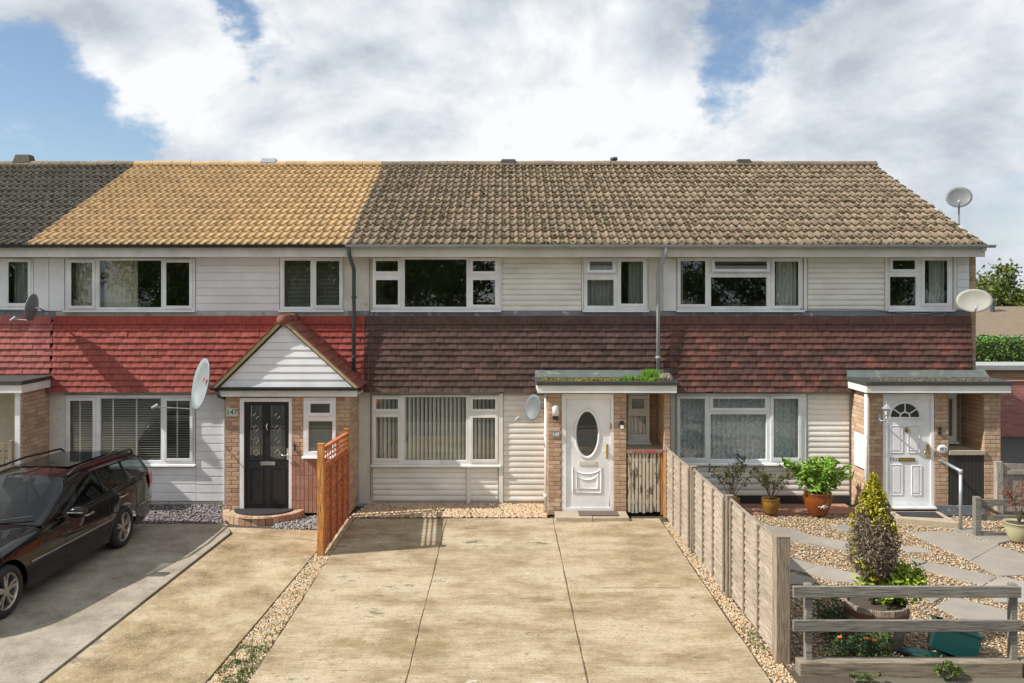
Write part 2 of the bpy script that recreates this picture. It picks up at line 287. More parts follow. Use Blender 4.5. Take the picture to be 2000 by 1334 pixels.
def thing(name, label, cat, loc, group=None):
    o = bpy.data.objects.new(name, None); C.objects.link(o); o.location = loc; o.empty_display_size = .2; WL[o] = Vector(loc)
    return tag(o, label, cat, group)
def tag(o, label, cat, group=None):
    o['label'] = label; o['category'] = cat
    if group: o['group'] = group
    return o
def sub(name, parent):                                 # an Empty part that holds pieces
    o = bpy.data.objects.new(name, None); C.objects.link(o); o.parent = parent; o.matrix_parent_inverse = Matrix.Translation(-WL[parent]); WL[o] = Vector((0, 0, 0)); return o
def struct(o): o['kind'] = 'structure'; return o
def stuff(o): o['kind'] = 'stuff'; return o
def npmesh(name, V, Fq, smooth=False):
    me = bpy.data.meshes.new(name); V = np.asarray(V, dtype=np.float32); Fq = np.asarray(Fq, dtype=np.int32); k = Fq.shape[1]
    me.vertices.add(len(V)); me.vertices.foreach_set('co', V.ravel()); me.loops.add(Fq.size); me.loops.foreach_set('vertex_index', Fq.ravel())
    me.polygons.add(len(Fq)); me.polygons.foreach_set('loop_start', np.arange(0, Fq.size, k, dtype=np.int32)); me.polygons.foreach_set('loop_total', np.full(len(Fq), k, dtype=np.int32))
    if smooth: me.polygons.foreach_set('use_smooth', np.ones(len(Fq), dtype=bool))
    me.update(calc_edges=True); return me
def rotmats(n):
    q = NR.normal(size=(n, 4)); q /= np.linalg.norm(q, axis=1)[:, None]; w, x, y, z = q.T
    return np.stack([np.stack([1-2*(y*y+z*z), 2*(x*y-z*w), 2*(x*z+y*w)], -1), np.stack([2*(x*y+z*w), 1-2*(x*x+z*z), 2*(y*z-x*w)], -1), np.stack([2*(x*z-y*w), 2*(y*z+x*w), 1-2*(x*x+y*y)], -1)], 1)
OCT_V = np.array([(1, 0, 0), (-1, 0, 0), (0, 1, 0), (0, -1, 0), (0, 0, 1), (0, 0, -1)], float); OCT_F = np.array([(0, 2, 4), (2, 1, 4), (1, 3, 4), (3, 0, 4), (2, 0, 5), (1, 2, 5), (3, 1, 5), (0, 3, 5)])
def inpoly(P, poly):
    x, y = P[:, 0], P[:, 1]; ins = np.zeros(len(P), bool); j = len(poly)-1
    for i in range(len(poly)):
        xi, yi = poly[i]; xj, yj = poly[j]
        c = ((yi > y) != (yj > y)) & (x < (xj-xi)*(y-yi)/(yj-yi+1e-12)+xi); ins ^= c; j = i
    return ins
def stones(name, poly, n, size, mat, parent=None, z=0., holes=(), flat=.55):
    p = np.array(poly); lo, hi = p.min(0), p.max(0); P = lo+NR.random((n*3, 2))*(hi-lo); P = P[inpoly(P, poly)]
    for h in holes: P = P[~inpoly(P, h)]
    P = P[:n]; n = len(P); s = size*(.55+.9*NR.random((n, 1, 1)))
    base = OCT_V[None]*np.array([1, .75, flat])*(.8+.4*NR.random((n, 6, 1)))
    a = NR.random(n)*6.283; c, s_ = np.cos(a), np.sin(a)
    V = base*s; x = V[:, :, 0]*c[:, None]-V[:, :, 1]*s_[:, None]; y = V[:, :, 0]*s_[:, None]+V[:, :, 1]*c[:, None]
    tl = (NR.random((n, 1))-.5)*.7; V = np.stack([x+P[:, :1], y+P[:, 1:], V[:, :, 2]+tl*x+z+size*.15*NR.random((n, 1))], -1)
    Fq = (OCT_F[None]+(np.arange(n)*6)[:, None, None]).reshape(-1, 3)
    return stuff(obj(name, npmesh(name, V.reshape(-1, 3), Fq), mat, parent))
def leaves(centers, size, aspect=.5, up=.0, curl=.25):
    """leaf-sized folded quads at given centers -> V, F (tris)"""
    n = len(centers); Rm = rotmats(n)
    base = np.array([(-.5, 0, 0), (0, -aspect/2, curl*.3), (.5, 0, 0), (0, aspect/2, curl*.3)])
    s = size*(.6+.8*NR.random((n, 1, 1))); V = np.einsum('nij,kj->nki', Rm, base)*s
    V[:, :, 2] *= (1-up); V += centers[:, None, :]
    Fq = (np.array([(0, 1, 2), (0, 2, 3)])[None]+(np.arange(n)*4)[:, None, None]).reshape(-1, 3)
    return V.reshape(-1, 3), Fq
def blob(c, rad, n, shell=.5):
    d = NR.normal(size=(n, 3)); d /= np.linalg.norm(d, axis=1)[:, None]; r = (shell+(1-shell)*NR.random(n))[:, None]
    return np.array(c)+d*r*np.array(rad)
def clumps(c, rad, nclump, nleaf, crad, shell=.55):
    cc = blob(c, rad, nclump, shell); return np.concatenate([blob(q, (crad*(.7+.8*NR.random()),)*3, nleaf, .2) for q in cc])
def foliage(name, pts, size, mat, parent, aspect=.5): V, Fq = leaves(pts, size, aspect); return obj(name, npmesh(name, V, Fq), mat, parent)
# ================================================================= GROUND
gx = np.linspace(-400, 400, 81); gy = np.concatenate([np.linspace(-300, 20, 33), np.linspace(22, 60, 20), np.linspace(80, 1500, 15)])
XX, YY = np.meshgrid(gx, gy); t = np.clip((YY-27)/12, 0, 1); ZZ = -.05-3.2*t*t*(3-2*t)
idx = np.arange(XX.size).reshape(XX.shape); Fq = np.stack([idx[:-1, :-1], idx[:-1, 1:], idx[1:, 1:], idx[1:, :-1]], -1).reshape(-1, 4)
struct(obj('ground', npmesh('ground', np.stack([XX, YY, ZZ], -1).reshape(-1, 3), Fq, True), TERR))
struct(MB().box(-60, 60, -.6, 5.4, -.5, -.045).build('road', ASPH))
struct(MB().box(-60, 60, 5.55, 8.40, -.4, -.030).build('pavement', M('pavement_asphalt', (.20, .185, .16), .9, 3, 8, bump=.4, bscale=60)))
kerb = struct(MB().box(-60, -59.2, 5.41, 5.54, -.3, 0).build('kerb', GREYC))
for i in range(40): obj('kerb_stone', MB().box(-19+i*.915, -19+i*.915+.905, 5.41, 5.54, -.3, .03).mesh('kerb_stone'), GREYC, kerb)
struct(MB().box(-60, 60, -60, -2.6, -.5, -.02).build('grass_verge', GRASS)); struct(MB().box(-60, 60, -2.55, -.7, -.5, -.01).build('far_pavement', MATS['pavement_asphalt']))
# --- drives
def slabs(name, polys, mat, z1=0.0, z0=-.12):
    root = struct(MB().prism([(q[0], q[1]) for q in polys[0]], z0, z1).build(name, mat))
    for p in polys[1:]: obj('slab', MB().prism(p, z0, z1+R.uniform(-.004, .004)).mesh('slab'), mat, root, bevel=.006)
    return root
def L2(a, b, t): return (a[0]+(b[0]-a[0])*t, a[1]+(b[1]-a[1])*t)
yF, yB = 8.42, 14.83
dl = lambda y: -2.64+(14.9-y)*.004; dr = lambda y: 2.74+.0*y
j1 = lambda y: -1.01+(y-8.6)*.0; j2 = lambda y: .86+(y-8.6)*.0
g_ = .006
pol = []
for a, b in ((dl, j1), (j1, j2), (j2, dr)):
    ys = [yF, 10.9, yB] if a is dl else ([yF, yB-.35] if a is j1 else [yF, 11.35, yB])
    for k in range(len(ys)-1):
        ya_, yb_ = ys[k]+g_, ys[k+1]-g_; m_ = 14; jt = lambda: R.uniform(-.009, .006)
        pol.append([(a(ya_)+g_+(b(ya_)-a(ya_)-2*g_)*q/m_, ya_+jt()) for q in range(m_+1)]+[(b(ya_)-g_+jt(), ya_+(yb_-ya_)*q/m_) for q in range(1, m_)]+[(b(yb_)-g_-(b(yb_)-a(yb_)-2*g_)*q/m_, yb_+jt()) for q in range(m_+1)]+[(a(yb_)+g_+jt(), yb_-(yb_-ya_)*q/m_) for q in range(1, m_)])
pol.append([(j1(0)+g_, yB-.35+g_), (j2(0)-g_, yB-.35+g_), (j2(0)-g_, yB), (j1(0)+g_, yB)])
slabs('driveway', pol, DRIVE)
struct(MB().box(-14, 3.6, 8.2, 15.8, -.3, -.032).build('drive_bed', SOIL)); struct(MB().box(-2.6, 2.72, 8.44, 14.8, -.031, -.006).build('joint_fill', M('joint_dirt', [(.35, (.06, .05, .03)), (.6, (.17, .13, .08))], .95, 9, 6)))
# left house hardstanding: grey slab with curved edge and tan slab split by a diagonal joint
JA, JB = G(452, 1040), G(78, 1334)
edge = [G(452, 1040), G(440, 1022), G(262, 1022)]
slabs('hardstanding', [[(-14, 8.42), (JB[0]-.02, 8.42), (JB[0]-.02, JB[1]), (JA[0]-.02, JA[1]), (G(443, 1023)[0], G(443, 1023)[1]), (-14, 14.5)]], GREYC)
slabs('front_path', [[(JB[0]+.02, 8.42), (G(408, 1334)[0]-.05, 8.42), (G(622, 1072)[0], G(622, 1072)[1]), (G(622, 1057)[0], G(622, 1057)[1]), (JA[0]+.05, JA[1]-.02)],
      [(JA[0]+.06, JA[1]+.0), (G(622, 1056)[0], G(622, 1056)[1]+.02), (G(622, 1036)[0], G(622, 1036)[1]), (G(445, 1030)[0], G(445, 1030)[1])]], TANC)
# gravel strips and beds
stripL = [G(690, 1010), G(625, 1062), (G(408, 1334)[0], 8.45), (dl(9)-.01, 8.45), (dl(14)-.01, 14.83)]
stripL = [(-2.78, 14.85), (G(622, 1072)[0]+.02, G(622, 1072)[1]), (G(408, 1334)[0]-.02, 8.45), (dl(8.5)-.02, 8.45), (dl(14)-.02, 14.85)]
struct(MB().prism(stripL, -.2, -.02).build('gravel_strip', GRAVB)); stones('gravel', stripL, 9000, .016, GRAV, z=-.012)
stripR = [(2.76, 8.45), (3.0, 8.45), (2.93, 14.6), (2.76, 14.6)]
struct(MB().prism(stripR, -.2, -.02).build('gravel_strip', GRAVB)); stones('gravel', stripR, 3800, .018, GRAV, z=-.012)
bed = [(-2.75, 14.86), (.76, 14.86), (.76, 15.8), (-2.55, 15.8)]
struct(MB().prism(bed, -.2, -.015).build('pebble_bed', GRAVB)); stones('pebbles', bed, 3600, .034, COB, z=.005)
bed = [G(262, 1022), G(441, 1022), (-5.02, 15.8), (-8.3, 15.8), (-8.3, 14.55)]
struct(MB().prism(bed, -.2, -.015).build('slate_bed', GRAVB)); stones('slate_chippings', bed, 3500, .03, SLATE, z=.0, flat=.3)
bed = [(-3.95, 14.16), (-2.84, 14.16), (-2.84, 15.0), (-3.95, 15.0)]
struct(MB().prism(bed, -.2, -.015).build('chipping_bed', GRAVB)); stones('grey_chippings', bed, 1500, .02, GREYCH, z=.0)
garden = [(3.04, 8.95), (9.4, 8.95), (9.4, 15.1), (3.04, 15.1)]
SL = [[(1474, 1024), (1500, 1026), (1551, 1033), (1583, 1046), (1556, 1057), (1500, 1042), (1478, 1036)], [(1558, 1057.5), (1585, 1046.5), (1674, 1062), (1677, 1076), (1650, 1074)],
      [(1535, 1086), (1599, 1103), (1563, 1115), (1535, 1110)], [(1564, 1116), (1600, 1103.5), (1685, 1123), (1684, 1139), (1636, 1135)], [(1530, 1116), (1595, 1132), (1585, 1144), (1530, 1140)],
      [(1621, 1026), (1660, 1023), (1663, 1040), (1643, 1037)], [(1757, 1066), (1796, 1066), (1825, 1079), (1772, 1077)], [(1789, 1108), (1813, 1096.5), (1949, 1125), (1920, 1142)], [(1772, 1088), (1810, 1096), (1788, 1106)],
      [(1772, 1038), (1861, 1036), (1948, 1064), (1895, 1094)], [(1896, 1095), (1949, 1064.5), (2060, 1103), (2060, 1120), (1951, 1124)], [(1828, 1183), (1861, 1164), (1976, 1193), (1990, 1212), (1874, 1207)],
      [(1922, 1144), (1953, 1126), (2060, 1150), (2060, 1178), (1942, 1176)], [(1770, 1150), (1800, 1146), (1850, 1160), (1824, 1176)], [(1863, 1034), (1900, 1030), (1990, 1052), (1950, 1062)]]
SLW = [[G(*p) for p in s] for s in SL]
struct(MB().prism(garden, -.25, -.03).build('garden_bed', GRAVB)); stones('garden_gravel', garden, 30000, .017, GRAV, z=-.018, holes=SLW)
pv = sub('stepping_slabs', None) if False else struct(MB().prism(SLW[0], -.08, 0).build('garden_path', PAVE))
for s in SLW[1:]: obj('slab', MB().prism(s, -.08, R.uniform(-.006, .012)).mesh('slab'), PAVE, pv, bevel=.006)
struct(MB().box(9.42, 40, 9, 27, -.3, -.02).build('side_road', ASPH))
# ================================================================= HOUSE PARTS
PITCH_Y0, PITCH_Z0, RY, RZ_ = 15.42, 4.865, 20.03, 7.03
SLOPE = math.atan2(RZ_-PITCH_Z0, RY-PITCH_Y0); SLEN = math.hypot(RZ_-PITCH_Z0, RY-PITCH_Y0); GAUGE = SLEN/15
def tile_mesh(w=.31, l=.42):
    n = 18; prof = []
    for i in range(n+1):
        u = i/n*2; f = u % 1.0 if i < n else 1.0
        z = .021*math.cos((f-.36)*2*math.pi) + .007*math.cos((f-.36)*4*math.pi)
        prof.append((i/n*w, z))
    b = MB(); vs = []
    for yy, dz in ((0, 0), (l, -.012)):
        for x, z in prof: vs.append((x, yy, z+dz+.026))
    for x, z in prof: vs.append((x, .004, z+.026-.036))
    m = n+1; fs = [(i, i+1, m+i+1, m+i) for i in range(n)]+[(2*m+i, 2*m+i+1, i+1, i) for i in range(n)]
    fs += [(0, m, 2*m)]
    b.add(vs, fs); me = b.mesh('roof_tile')
    for p in me.polygons[:n]: p.use_smooth = True
    return me
def roof(house, x0, cols, mat, ridge_mat, moss):
    dk = MB(); nv = (0, -math.sin(SLOPE), math.cos(SLOPE)); xe = x0+cols*.31
    e = .02
    dk.add([(x0+.01, PITCH_Y0+.05, PITCH_Z0-.02), (xe-.01, PITCH_Y0+.05, PITCH_Z0-.02), (xe-.01, RY, RZ_-.045), (x0+.01, RY, RZ_-.045), (x0+.01, RY+4.6, PITCH_Z0-.02), (xe-.01, RY+4.6, PITCH_Z0-.02)], [(0, 1, 2, 3), (3, 2, 5, 4)])
    rf = dk.build('roof', BLKB, house)
    me = tile_mesh(); me.materials.append(mat)
    for r in range(15):
        for c in range(cols):
            s = r*GAUGE
            obj('roof_tile', me, mat, rf, (x0+c*.31+R.uniform(-.003, .003), PITCH_Y0+s*math.cos(SLOPE), PITCH_Z0+s*math.sin(SLOPE)+R.uniform(-.003, .004)), (SLOPE-.070+R.uniform(-.008, .008), R.uniform(-.01, .01), R.uniform(-.012, .012)))
    prof = [(.13*math.cos(math.radians(a)), .105*math.sin(math.radians(a))) for a in range(-10, 191, 20)]
    nseg = round(cols*.31/.45); L = cols*.31/nseg
    b = MB(); b.xprof([(y, z) for y, z in prof]+[(y*.85, z*.85-.005) for y, z in prof[::-1]], .004, L-.004); rm = b.mesh('ridge_tile', False); rm.materials.append(ridge_mat)
    for i in range(nseg): obj('ridge_tile', rm, ridge_mat, rf, (x0+i*L, RY, RZ_-.015+R.uniform(-.006, .008)), (R.uniform(-.02, .02), R.uniform(-.008, .008), 0))
    if moss:  # lumps in the tile troughs: part moss, part shadow spots painted dark
        n = moss; P = np.stack([x0+NR.random(n)*cols*.31, NR.random(n)*SLEN], -1)
        k = np.round((P[:, 0]-x0)/.155); P[:, 0] = x0+k*.155+.133+NR.normal(size=n)*.016-.0; rr = np.floor(P[:, 1]/GAUGE); P[:, 1] = rr*GAUGE+GAUGE*(.02+.9*NR.random(n)**2)
        ok = (P[:, 0] < xe-.03) & (P[:, 0] > x0+.02); P = P[ok]; n = len(P)
        frac = (P[:, 1]/GAUGE) % 1.0; hgt = .014+.030*(1-frac)
        c = np.stack([P[:, 0], PITCH_Y0+P[:, 1]*math.cos(SLOPE)-math.sin(SLOPE)*hgt, PITCH_Z0+P[:, 1]*math.sin(SLOPE)+math.cos(SLOPE)*hgt], -1)
        s = (.010+.024*NR.random((n, 1, 1))**1.6); V = OCT_V[None]*np.array([1.15, 1.3, .6])*(.7+.6*NR.random((n, 6, 1)))*s+c[:, None]
        stuff(obj('moss', npmesh('moss', V.reshape(-1, 3), (OCT_F[None]+(np.arange(n)*6)[:, None, None]).reshape(-1, 3)), MOSS, rf))
    return rf
def hung_mesh():
    w, h, t = .161, .165, .016; b = MB(); xs = [-w/2, -w/4, 0, w/4, w/2]; cam_ = [0, .003, .004, .003, 0]; ar = [0, .004, .006, .004, 0]
    for ysign in (0, 1):
        for zz in (0, 1):
            for i, x in enumerate(xs): b.v.append((x, -cam_[i]-(0 if ysign else t), 0 if zz == 0 else -h+(ar[i] if zz else 0)))
    A = lambda ys, zz, i: ys*10+zz*5+i
    for i in range(4):
        b.f.append((A(0, 1, i), A(0, 1, i+1), A(0, 0, i+1), A(0, 0, i)))
        b.f.append((A(1, 1, i), A(1, 1, i+1), A(0, 1, i+1), A(0, 1, i)))
    b.f.append((A(0, 0, 0), A(1, 0, 0), A(1, 1, 0), A(0, 1, 0))); b.f.append((A(0, 0, 4), A(0, 1, 4), A(1, 1, 4), A(1, 0, 4)))
    return b.mesh('hung_tile')
HT0, HT1 = PZ(765), PZ(622)
def hang(house, x0, x1, mat, skip=()):
    zt = HT1; rows = 12; g = (HT1-HT0)/rows
    yb = lambda z: F-.045-.07*(HT1-z)/(HT1-HT0)
    b = MB(); b.add([(x0, yb(HT1), HT1), (x1, yb(HT1), HT1), (x1, yb(HT0), HT0), (x0, yb(HT0), HT0), (x0, F+.02, HT1), (x1, F+.02, HT1), (x1, F+.02, HT0), (x0, F+.02, HT0)], [(0, 3, 2, 1), (4, 5, 6, 7), (0, 1, 5, 4), (3, 7, 6, 2), (0, 4, 7, 3), (1, 2, 6, 5)])
    hg = b.build('tile_hanging', BLKB, house)
    me = hung_mesh(); me.materials.append(mat); cnt = 0; extra = MB(); src = [tuple(v.co) for v in me.vertices]; fsrc = [tuple(p.vertices) for p in me.polygons]
    n = int((x1-x0)/.1645)
    pieces = []
    for r in range(rows):
        z = HT0+r*g
        off = .0822 if r % 2 else 0
        for k in range(n+1):
            x = x0+.082+k*.1645-off
            if x < x0-.05 or x > x1+.05: continue
            if x-.0822 < x0-.004 or x+.0822 > x1+.004: half = True
            else: half = False
            if any(a < x < b_ and c < z < d for a, b_, c, d in skip): continue
            pieces.append((r, x, z, half))
    pieces.sort(key=lambda p: p[0])
    for i, (r, x, z, half) in enumerate(pieces):
        if half:
            a_, b2_ = max(x-.0805, x0), min(x+.0805, x1)
            if b2_-a_ < .03: continue
            x = (a_+b2_)/2; scx = (b2_-a_)/.161
        else: scx = 1
        rot = (-.25+R.gauss(0, .016), R.gauss(0, .008), R.gauss(0, .012)); loc = (x, yb(z)-.012, z+.163+R.gauss(0, .0025))
        if i < 300: obj('hung_tile', me, mat, hg, loc, rot).scale.x = scx
        else:
            mt = Matrix.Translation(loc) @ Euler(rot).to_matrix().to_4x4() @ Matrix.Diagonal((scx, 1, 1, 1)); extra.add([tuple(mt @ Vector(v)) for v in src], fsrc)
    if extra.f: stuff(extra.build('hung_tile_top_rows', M(mat.name+'_rows', [(.3, tuple(c*.8 for c in {'brown_clay_tile': (.085, .052, .045), 'mottled_clay_tile': (.11, .058, .048), 'red_painted_tile': (.34, .06, .045), 'faded_red_painted_tile': (.42, .105, .09)}[mat.name])), (.7, {'brown_clay_tile': (.125, .07, .058), 'mottled_clay_tile': (.18, .075, .06), 'red_painted_tile': (.37, .068, .05), 'faded_red_painted_tile': (.43, .11, .095)}[mat.name])], .85, 5, 6), hg))
    return hg
BRK = {}
def bricks(parent, p0, ux, L, z0, z1, mat=BRICK, name='brick_wall', thick=.10, skip=(), as_stuff=False, soldier=False, smat=None):
    """brick skin along ux from p0 (x,y); outward normal is to the right of ux. Mortar core is the part, bricks are its pieces"""
    ux = Vector((ux[0], ux[1], 0)).normalized(); nrm = Vector((ux.y, -ux.x, 0)); ang = math.atan2(ux.y, ux.x)
    P0 = Vector((p0[0], p0[1], 0))
    core = MB()
    def cbox(a0, a1, zz0, zz1):
        q = [P0+ux*a0-nrm*.006, P0+ux*a1-nrm*.006, P0+ux*a1-nrm*thick, P0+ux*a0-nrm*thick]
        core.prism([(v.x, v.y) for v in q], zz0, zz1)
    if not skip: cbox(.004, L-.004, z0, z1)
    else:
        xs = sorted({.004, L-.004, *[s[0] for s in skip], *[s[1] for s in skip]}); zs = sorted({z0, z1, *[min(max(s[2], z0), z1) for s in skip], *[min(max(s[3], z0), z1) for s in skip]})
        for a, b_ in zip(xs, xs[1:]):
            for c, d in zip(zs, zs[1:]):
                if not any(s[0]-1e-6 <= (a+b_)/2 <= s[1]+1e-6 and s[2]-1e-6 <= (c+d)/2 <= s[3]+1e-6 for s in skip) and b_-a > .003 and d-c > .003: cbox(a, b_, c, d)
    nbx = len(core.f)//6; w = None
    for q_ in range(nbx):                                # one mortar core per solid stretch
        cm_ = MB(); cm_.v = core.v[q_*8:q_*8+8]; cm_.f = core.f[:6]; o_ = cm_.build(name, MORT, parent); w = w or o_
    joint = MB(); row = 0; z = z0
    ch = .075 if not soldier else .215+.01
    def put(a, b_, za, zb):
        for s in skip:                                      # clip pieces against openings
            if za < s[3]-.01 and zb > s[2]+.01 and a < s[1] and b_ > s[0]:
                if a >= s[0]-.001 and b_ <= s[1]+.001: return
                if a < s[0] < b_ and b_ <= s[1]+.001: b_ = s[0]
                elif a >= s[0]-.001 and a < s[1] < b_: a = s[1]
                else: return
        if b_-a < .03: return
        l = round(b_-a-.010, 3); hh = round(zb-za-.010, 3); key = (l, hh, mat.name)
        if key not in BRK:
            m = MB(); e = .004; x0, x1, y0, y1 = 0, l, 0, .09
            m.add([(0, .0, 0), (l, .0, 0), (l, .0, hh), (0, .0, hh), (e, -.007, e), (l-e, -.007, e), (l-e, -.007, hh-e), (e, -.007, hh-e)], [(4, 5, 6, 7), (0, 1, 5, 4), (1, 2, 6, 5), (2, 3, 7, 6), (3, 0, 4, 7)])
            me = m.mesh('brick'); me.materials.append(mat); BRK[key] = me
        me = BRK[key]; pos = P0+ux*(a+.005)-nrm*.006; loc = (pos.x, pos.y, za+.005)
        if as_stuff:
            mt = Matrix.Translation(loc) @ Matrix.Rotation(ang, 4, 'Z'); joint.add([tuple(mt @ v.co) for v in me.vertices], [tuple(p.vertices) for p in me.polygons])
        else: obj('brick', me, mat, w, loc, (R.uniform(-.01, .01), R.uniform(-.004, .004), ang+R.uniform(-.008, .008)))
    while z < z1-.02:
        zb = min(z+ch, z1)
        step = .225 if not soldier else .075
        a = 0 if soldier else -(0 if row % 2 == 0 else .1125)
        while a < L-.005:
            put(max(a, 0), min(a+step, L), z, zb); a += step
        z += ch; row += 1
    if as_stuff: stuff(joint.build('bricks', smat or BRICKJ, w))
    return w
def cladding(parent, x0, x1, z0, z1, pitch, mat, y=F, name='cladding', bull=True):
    n = max(1, round((z1-z0)/pitch)); p = (z1-z0)/n
    b = MB(); b.box(x0, x1, y-.004, y+.02, z0, z1); root = b.build(name, mat, parent)
    for i in range(n):
        z = z0+i*p; m = MB()
        if bull: prof = [(y-.004, 0), (y-.022, 0), (y-.031, .006), (y-.034, p*.25), (y-.032, p*.5), (y-.026, p*.72), (y-.014, p*.84), (y-.009, p*.93), (y-.009, p-.001), (y-.004, p-.001)]
        else: prof = [(y-.004, 0), (y-.026, 0), (y-.028, .004), (y-.026, p*.84), (y-.012, p*.88), (y-.012, p-.001), (y-.004, p-.001)]
        m.xprof([(a, z+c) for a, c in prof], x0+.001, x1-.001); obj('board', m.mesh('board'), mat, root)
    return root
def window(house, x0, x1, z0, z1, lights, y=F, mat=UPVC, sill=True, name='window', fw=.055, gl=GLASS):
    """lights = [(x0,x1,z0,z1,'f'|'s'|'o')] glass rects: fixed, opening sash, sash standing ajar"""
    holes = []
    for l in lights:
        m = .0 if l[4] == 'f' else .043
        holes.append((l[0]-m, l[1]+m, l[2]-m, l[3]+m))
    fr = MB().plate(x0, x1, z0, z1, holes, y-.045, y+.03).build(name, mat, house, bevel=.004)
    for l, h in zip(lights, holes):
        if l[4] == 'f':
            MB().box(l[0], l[1], y-.012, y+.004, l[2], l[3]).build('pane', gl, fr)
            MB().plate(l[0]+.0, l[1]-.0, l[2], l[3], [(l[0]+.009, l[1]-.009, l[2]+.009, l[3]-.009)], y-.030, y-.013).build('glazing_bead', mat, fr)
        else:
            a, b_, c, d = h[0]-.012, h[1]+.012, h[2]-.012, h[3]+.012
            sm = MB().plate(a, b_, c, d, [(l[0], l[1], l[2], l[3])], y-.066, y-.046); pm = MB().box(l[0], l[1], y-.058, y-.052, l[2], l[3])
            if l[4] == 'o':                                  # top-hung light standing ajar: swing about its head
                an = math.radians(13); zc = d
                for q in (sm, pm): q.v = [(v[0], y-.046+(v[1]-(y-.046))*math.cos(an)-(zc-v[2])*math.sin(an), zc-(zc-v[2])*math.cos(an)-(v[1]-(y-.046))*math.sin(an)*.0) for v in q.v]
            obj('sash', sm.mesh('sash'), mat, fr, bevel=.004); obj('pane', pm.mesh('pane'), gl, fr)
    if sill: MB().xprof([(y+.0, z0-.002), (y-.046, z0-.002), (y-.10, z0-.014), (y-.105, z0-.04), (y-.09, z0-.04), (y-.0, z0-.035)], x0-.02, x1+.02).build('sill', mat, fr)
    return fr
def rx(*p): return [PX(q) for q in p]
def lt(a, b, c, d, k, y=F): return (PX(a, y), PX(b, y), PZ(d, y), PZ(c, y), k)
def curtain(label, x0, x1, z0, z1, mat, y=F+.16, waves=8, amp=.025, group=None, cat='curtain'):
    n = waves*6; b = MB(); V = []
    for i in range(n+1):
        x = x0+(x1-x0)*i/n; o = amp*math.sin(i/6*2*math.pi)+R.uniform(-.004, .004); V.append((x, y+o))
    for z in (z0, z1):
        for x, yy in V: b.v.append((x, yy, z))
    for i in range(n): b.f.append((i, i+1, n+2+i, n+1+i))
    for z in (z0, z1):
        for x, yy in V: b.v.append((x, yy+.004, z))
    o = 2*(n+1)
    for i in range(n): b.f.append((o+i+1, o+i, o+n+1+i, o+n+2+i))
    b.f.append((0, n+1, o+n+1, o)); b.f.append((n, o+n, o+2*n+1, 2*n+1))
    return tag(b.build('curtain', mat, None, True), label, cat, group)
def venetian(label, x0, x1, z0, z1, y=F+.10, pitch=.025, tapes=()):
    t = thing('venetian_blind', label, 'blind', (x0, y, z0)); b = MB(); z = z0
    while z < z1-.03:
        b.add([(x0, y-.011, z), (x1, y-.011, z), (x1, y+.011, z+.009), (x0, y+.011, z+.009)], [(0, 1, 2, 3)]); z += pitch
    stuff(b.build('slats', BLINDW, t)); MB().box(x0, x1, y-.02, y+.02, z1-.03, z1).build('head_rail', BLINDW, t)
    for x in tapes: MB().box(x-.014, x+.014, y-.016, y-.014, z0, z1-.031).build('tape', BLIND, t)
    return t
def vertical_blind(label, x0, x1, z0, z1, y=F+.12):
    t = thing('vertical_blind', label, 'blind', (x0, y, z0)); n = int((x1-x0)/.078); me = None
    for i in range(n):
        if me is None:
            m = MB(); w = .0445; cu = [(-w, 0), (-w*.4, -.006), (w*.4, -.006), (w, 0)]
            for z in (z0, z1-.03):
                for a, c in cu: m.v.append((a, c, z))
            m.f += [(k, k+1, 5+k, 4+k) for k in range(3)]; me = m.mesh('slat'); me.materials.append(BLIND)
        obj('slat', me, BLIND, t, (x0+.04+i*.078, y, 0), (0, 0, math.radians(56+R.uniform(-6, 6))))
    MB().box(x0, x1, y-.02, y+.02, z1-.029, z1).build('head_rail', BLINDW, t); return t
def text_mesh(s, size, depth=.002):
    cu = bpy.data.curves.new('txt', 'FONT'); cu.body = s; cu.size = size; cu.extrude = depth; cu.align_x = 'CENTER'; cu.align_y = 'CENTER'
    o = bpy.data.objects.new('txt', cu); C.objects.link(o); bpy.context.view_layer.update()
    me = bpy.data.meshes.new_from_object(o.evaluated_get(bpy.context.evaluated_depsgraph_get())); bpy.data.objects.remove(o); bpy.data.curves.remove(cu)
    me.materials.clear(); return me
def gutter(house, x0, x1, mat, y=PITCH_Y0-.045, z=PITCH_Z0-.005, joints=()):
    r = .06; pr = [(y+r*math.cos(a), z+r*math.sin(a)*.9) for a in [math.pi+i*math.pi/8 for i in range(9)]]; inn = [(y+(r-.005)*math.cos(a), z+(r-.005)*math.sin(a)*.9+.001) for a in [2*math.pi-i*math.pi/8 for i in range(9)]]
    g = MB().xprof(pr+inn, x0, x1).build('gutter', mat, house)
    for x in joints:
        q = [(y+(r+.005)*math.cos(a), z+(r+.005)*math.sin(a)*.9) for a in [math.pi+i*math.pi/8 for i in range(9)]]; q2 = [(a, b+.0) for a, b in pr[::-1]]
        MB().xprof(q+[(a*1+.0, b) for a, b in q2], x-.02, x+.02).build('gutter_bracket', mat, g)
    return g
def pipe(house, x, z0, z1, mat, y, top=None, r=.036, name='downpipe'):
    pts = [(x, y, z0), (x, y, z1)]
    if top: pts += [(x+(top[0]-x)*.1, y-.01, z1+.06), (x+(top[0]-x)*.85, top[1]+.02, top[2]-.14), (top[0], top[1], top[2]-.07), (top[0], top[1], top[2])]
    d = MB().tube(pts, r, 12).build(name, mat, house, True)
    zz = z0+.3
    while zz < z1:
        MB().tube([(x, y, zz-.02), (x, y, zz+.02)], r+.007, 12).build('pipe_clip', mat, d); MB().box(x-.055, x+.055, y+.02, y+.032, zz-.015, zz+.015).build('clip_bracket', mat, d); zz += 1.1
    return d
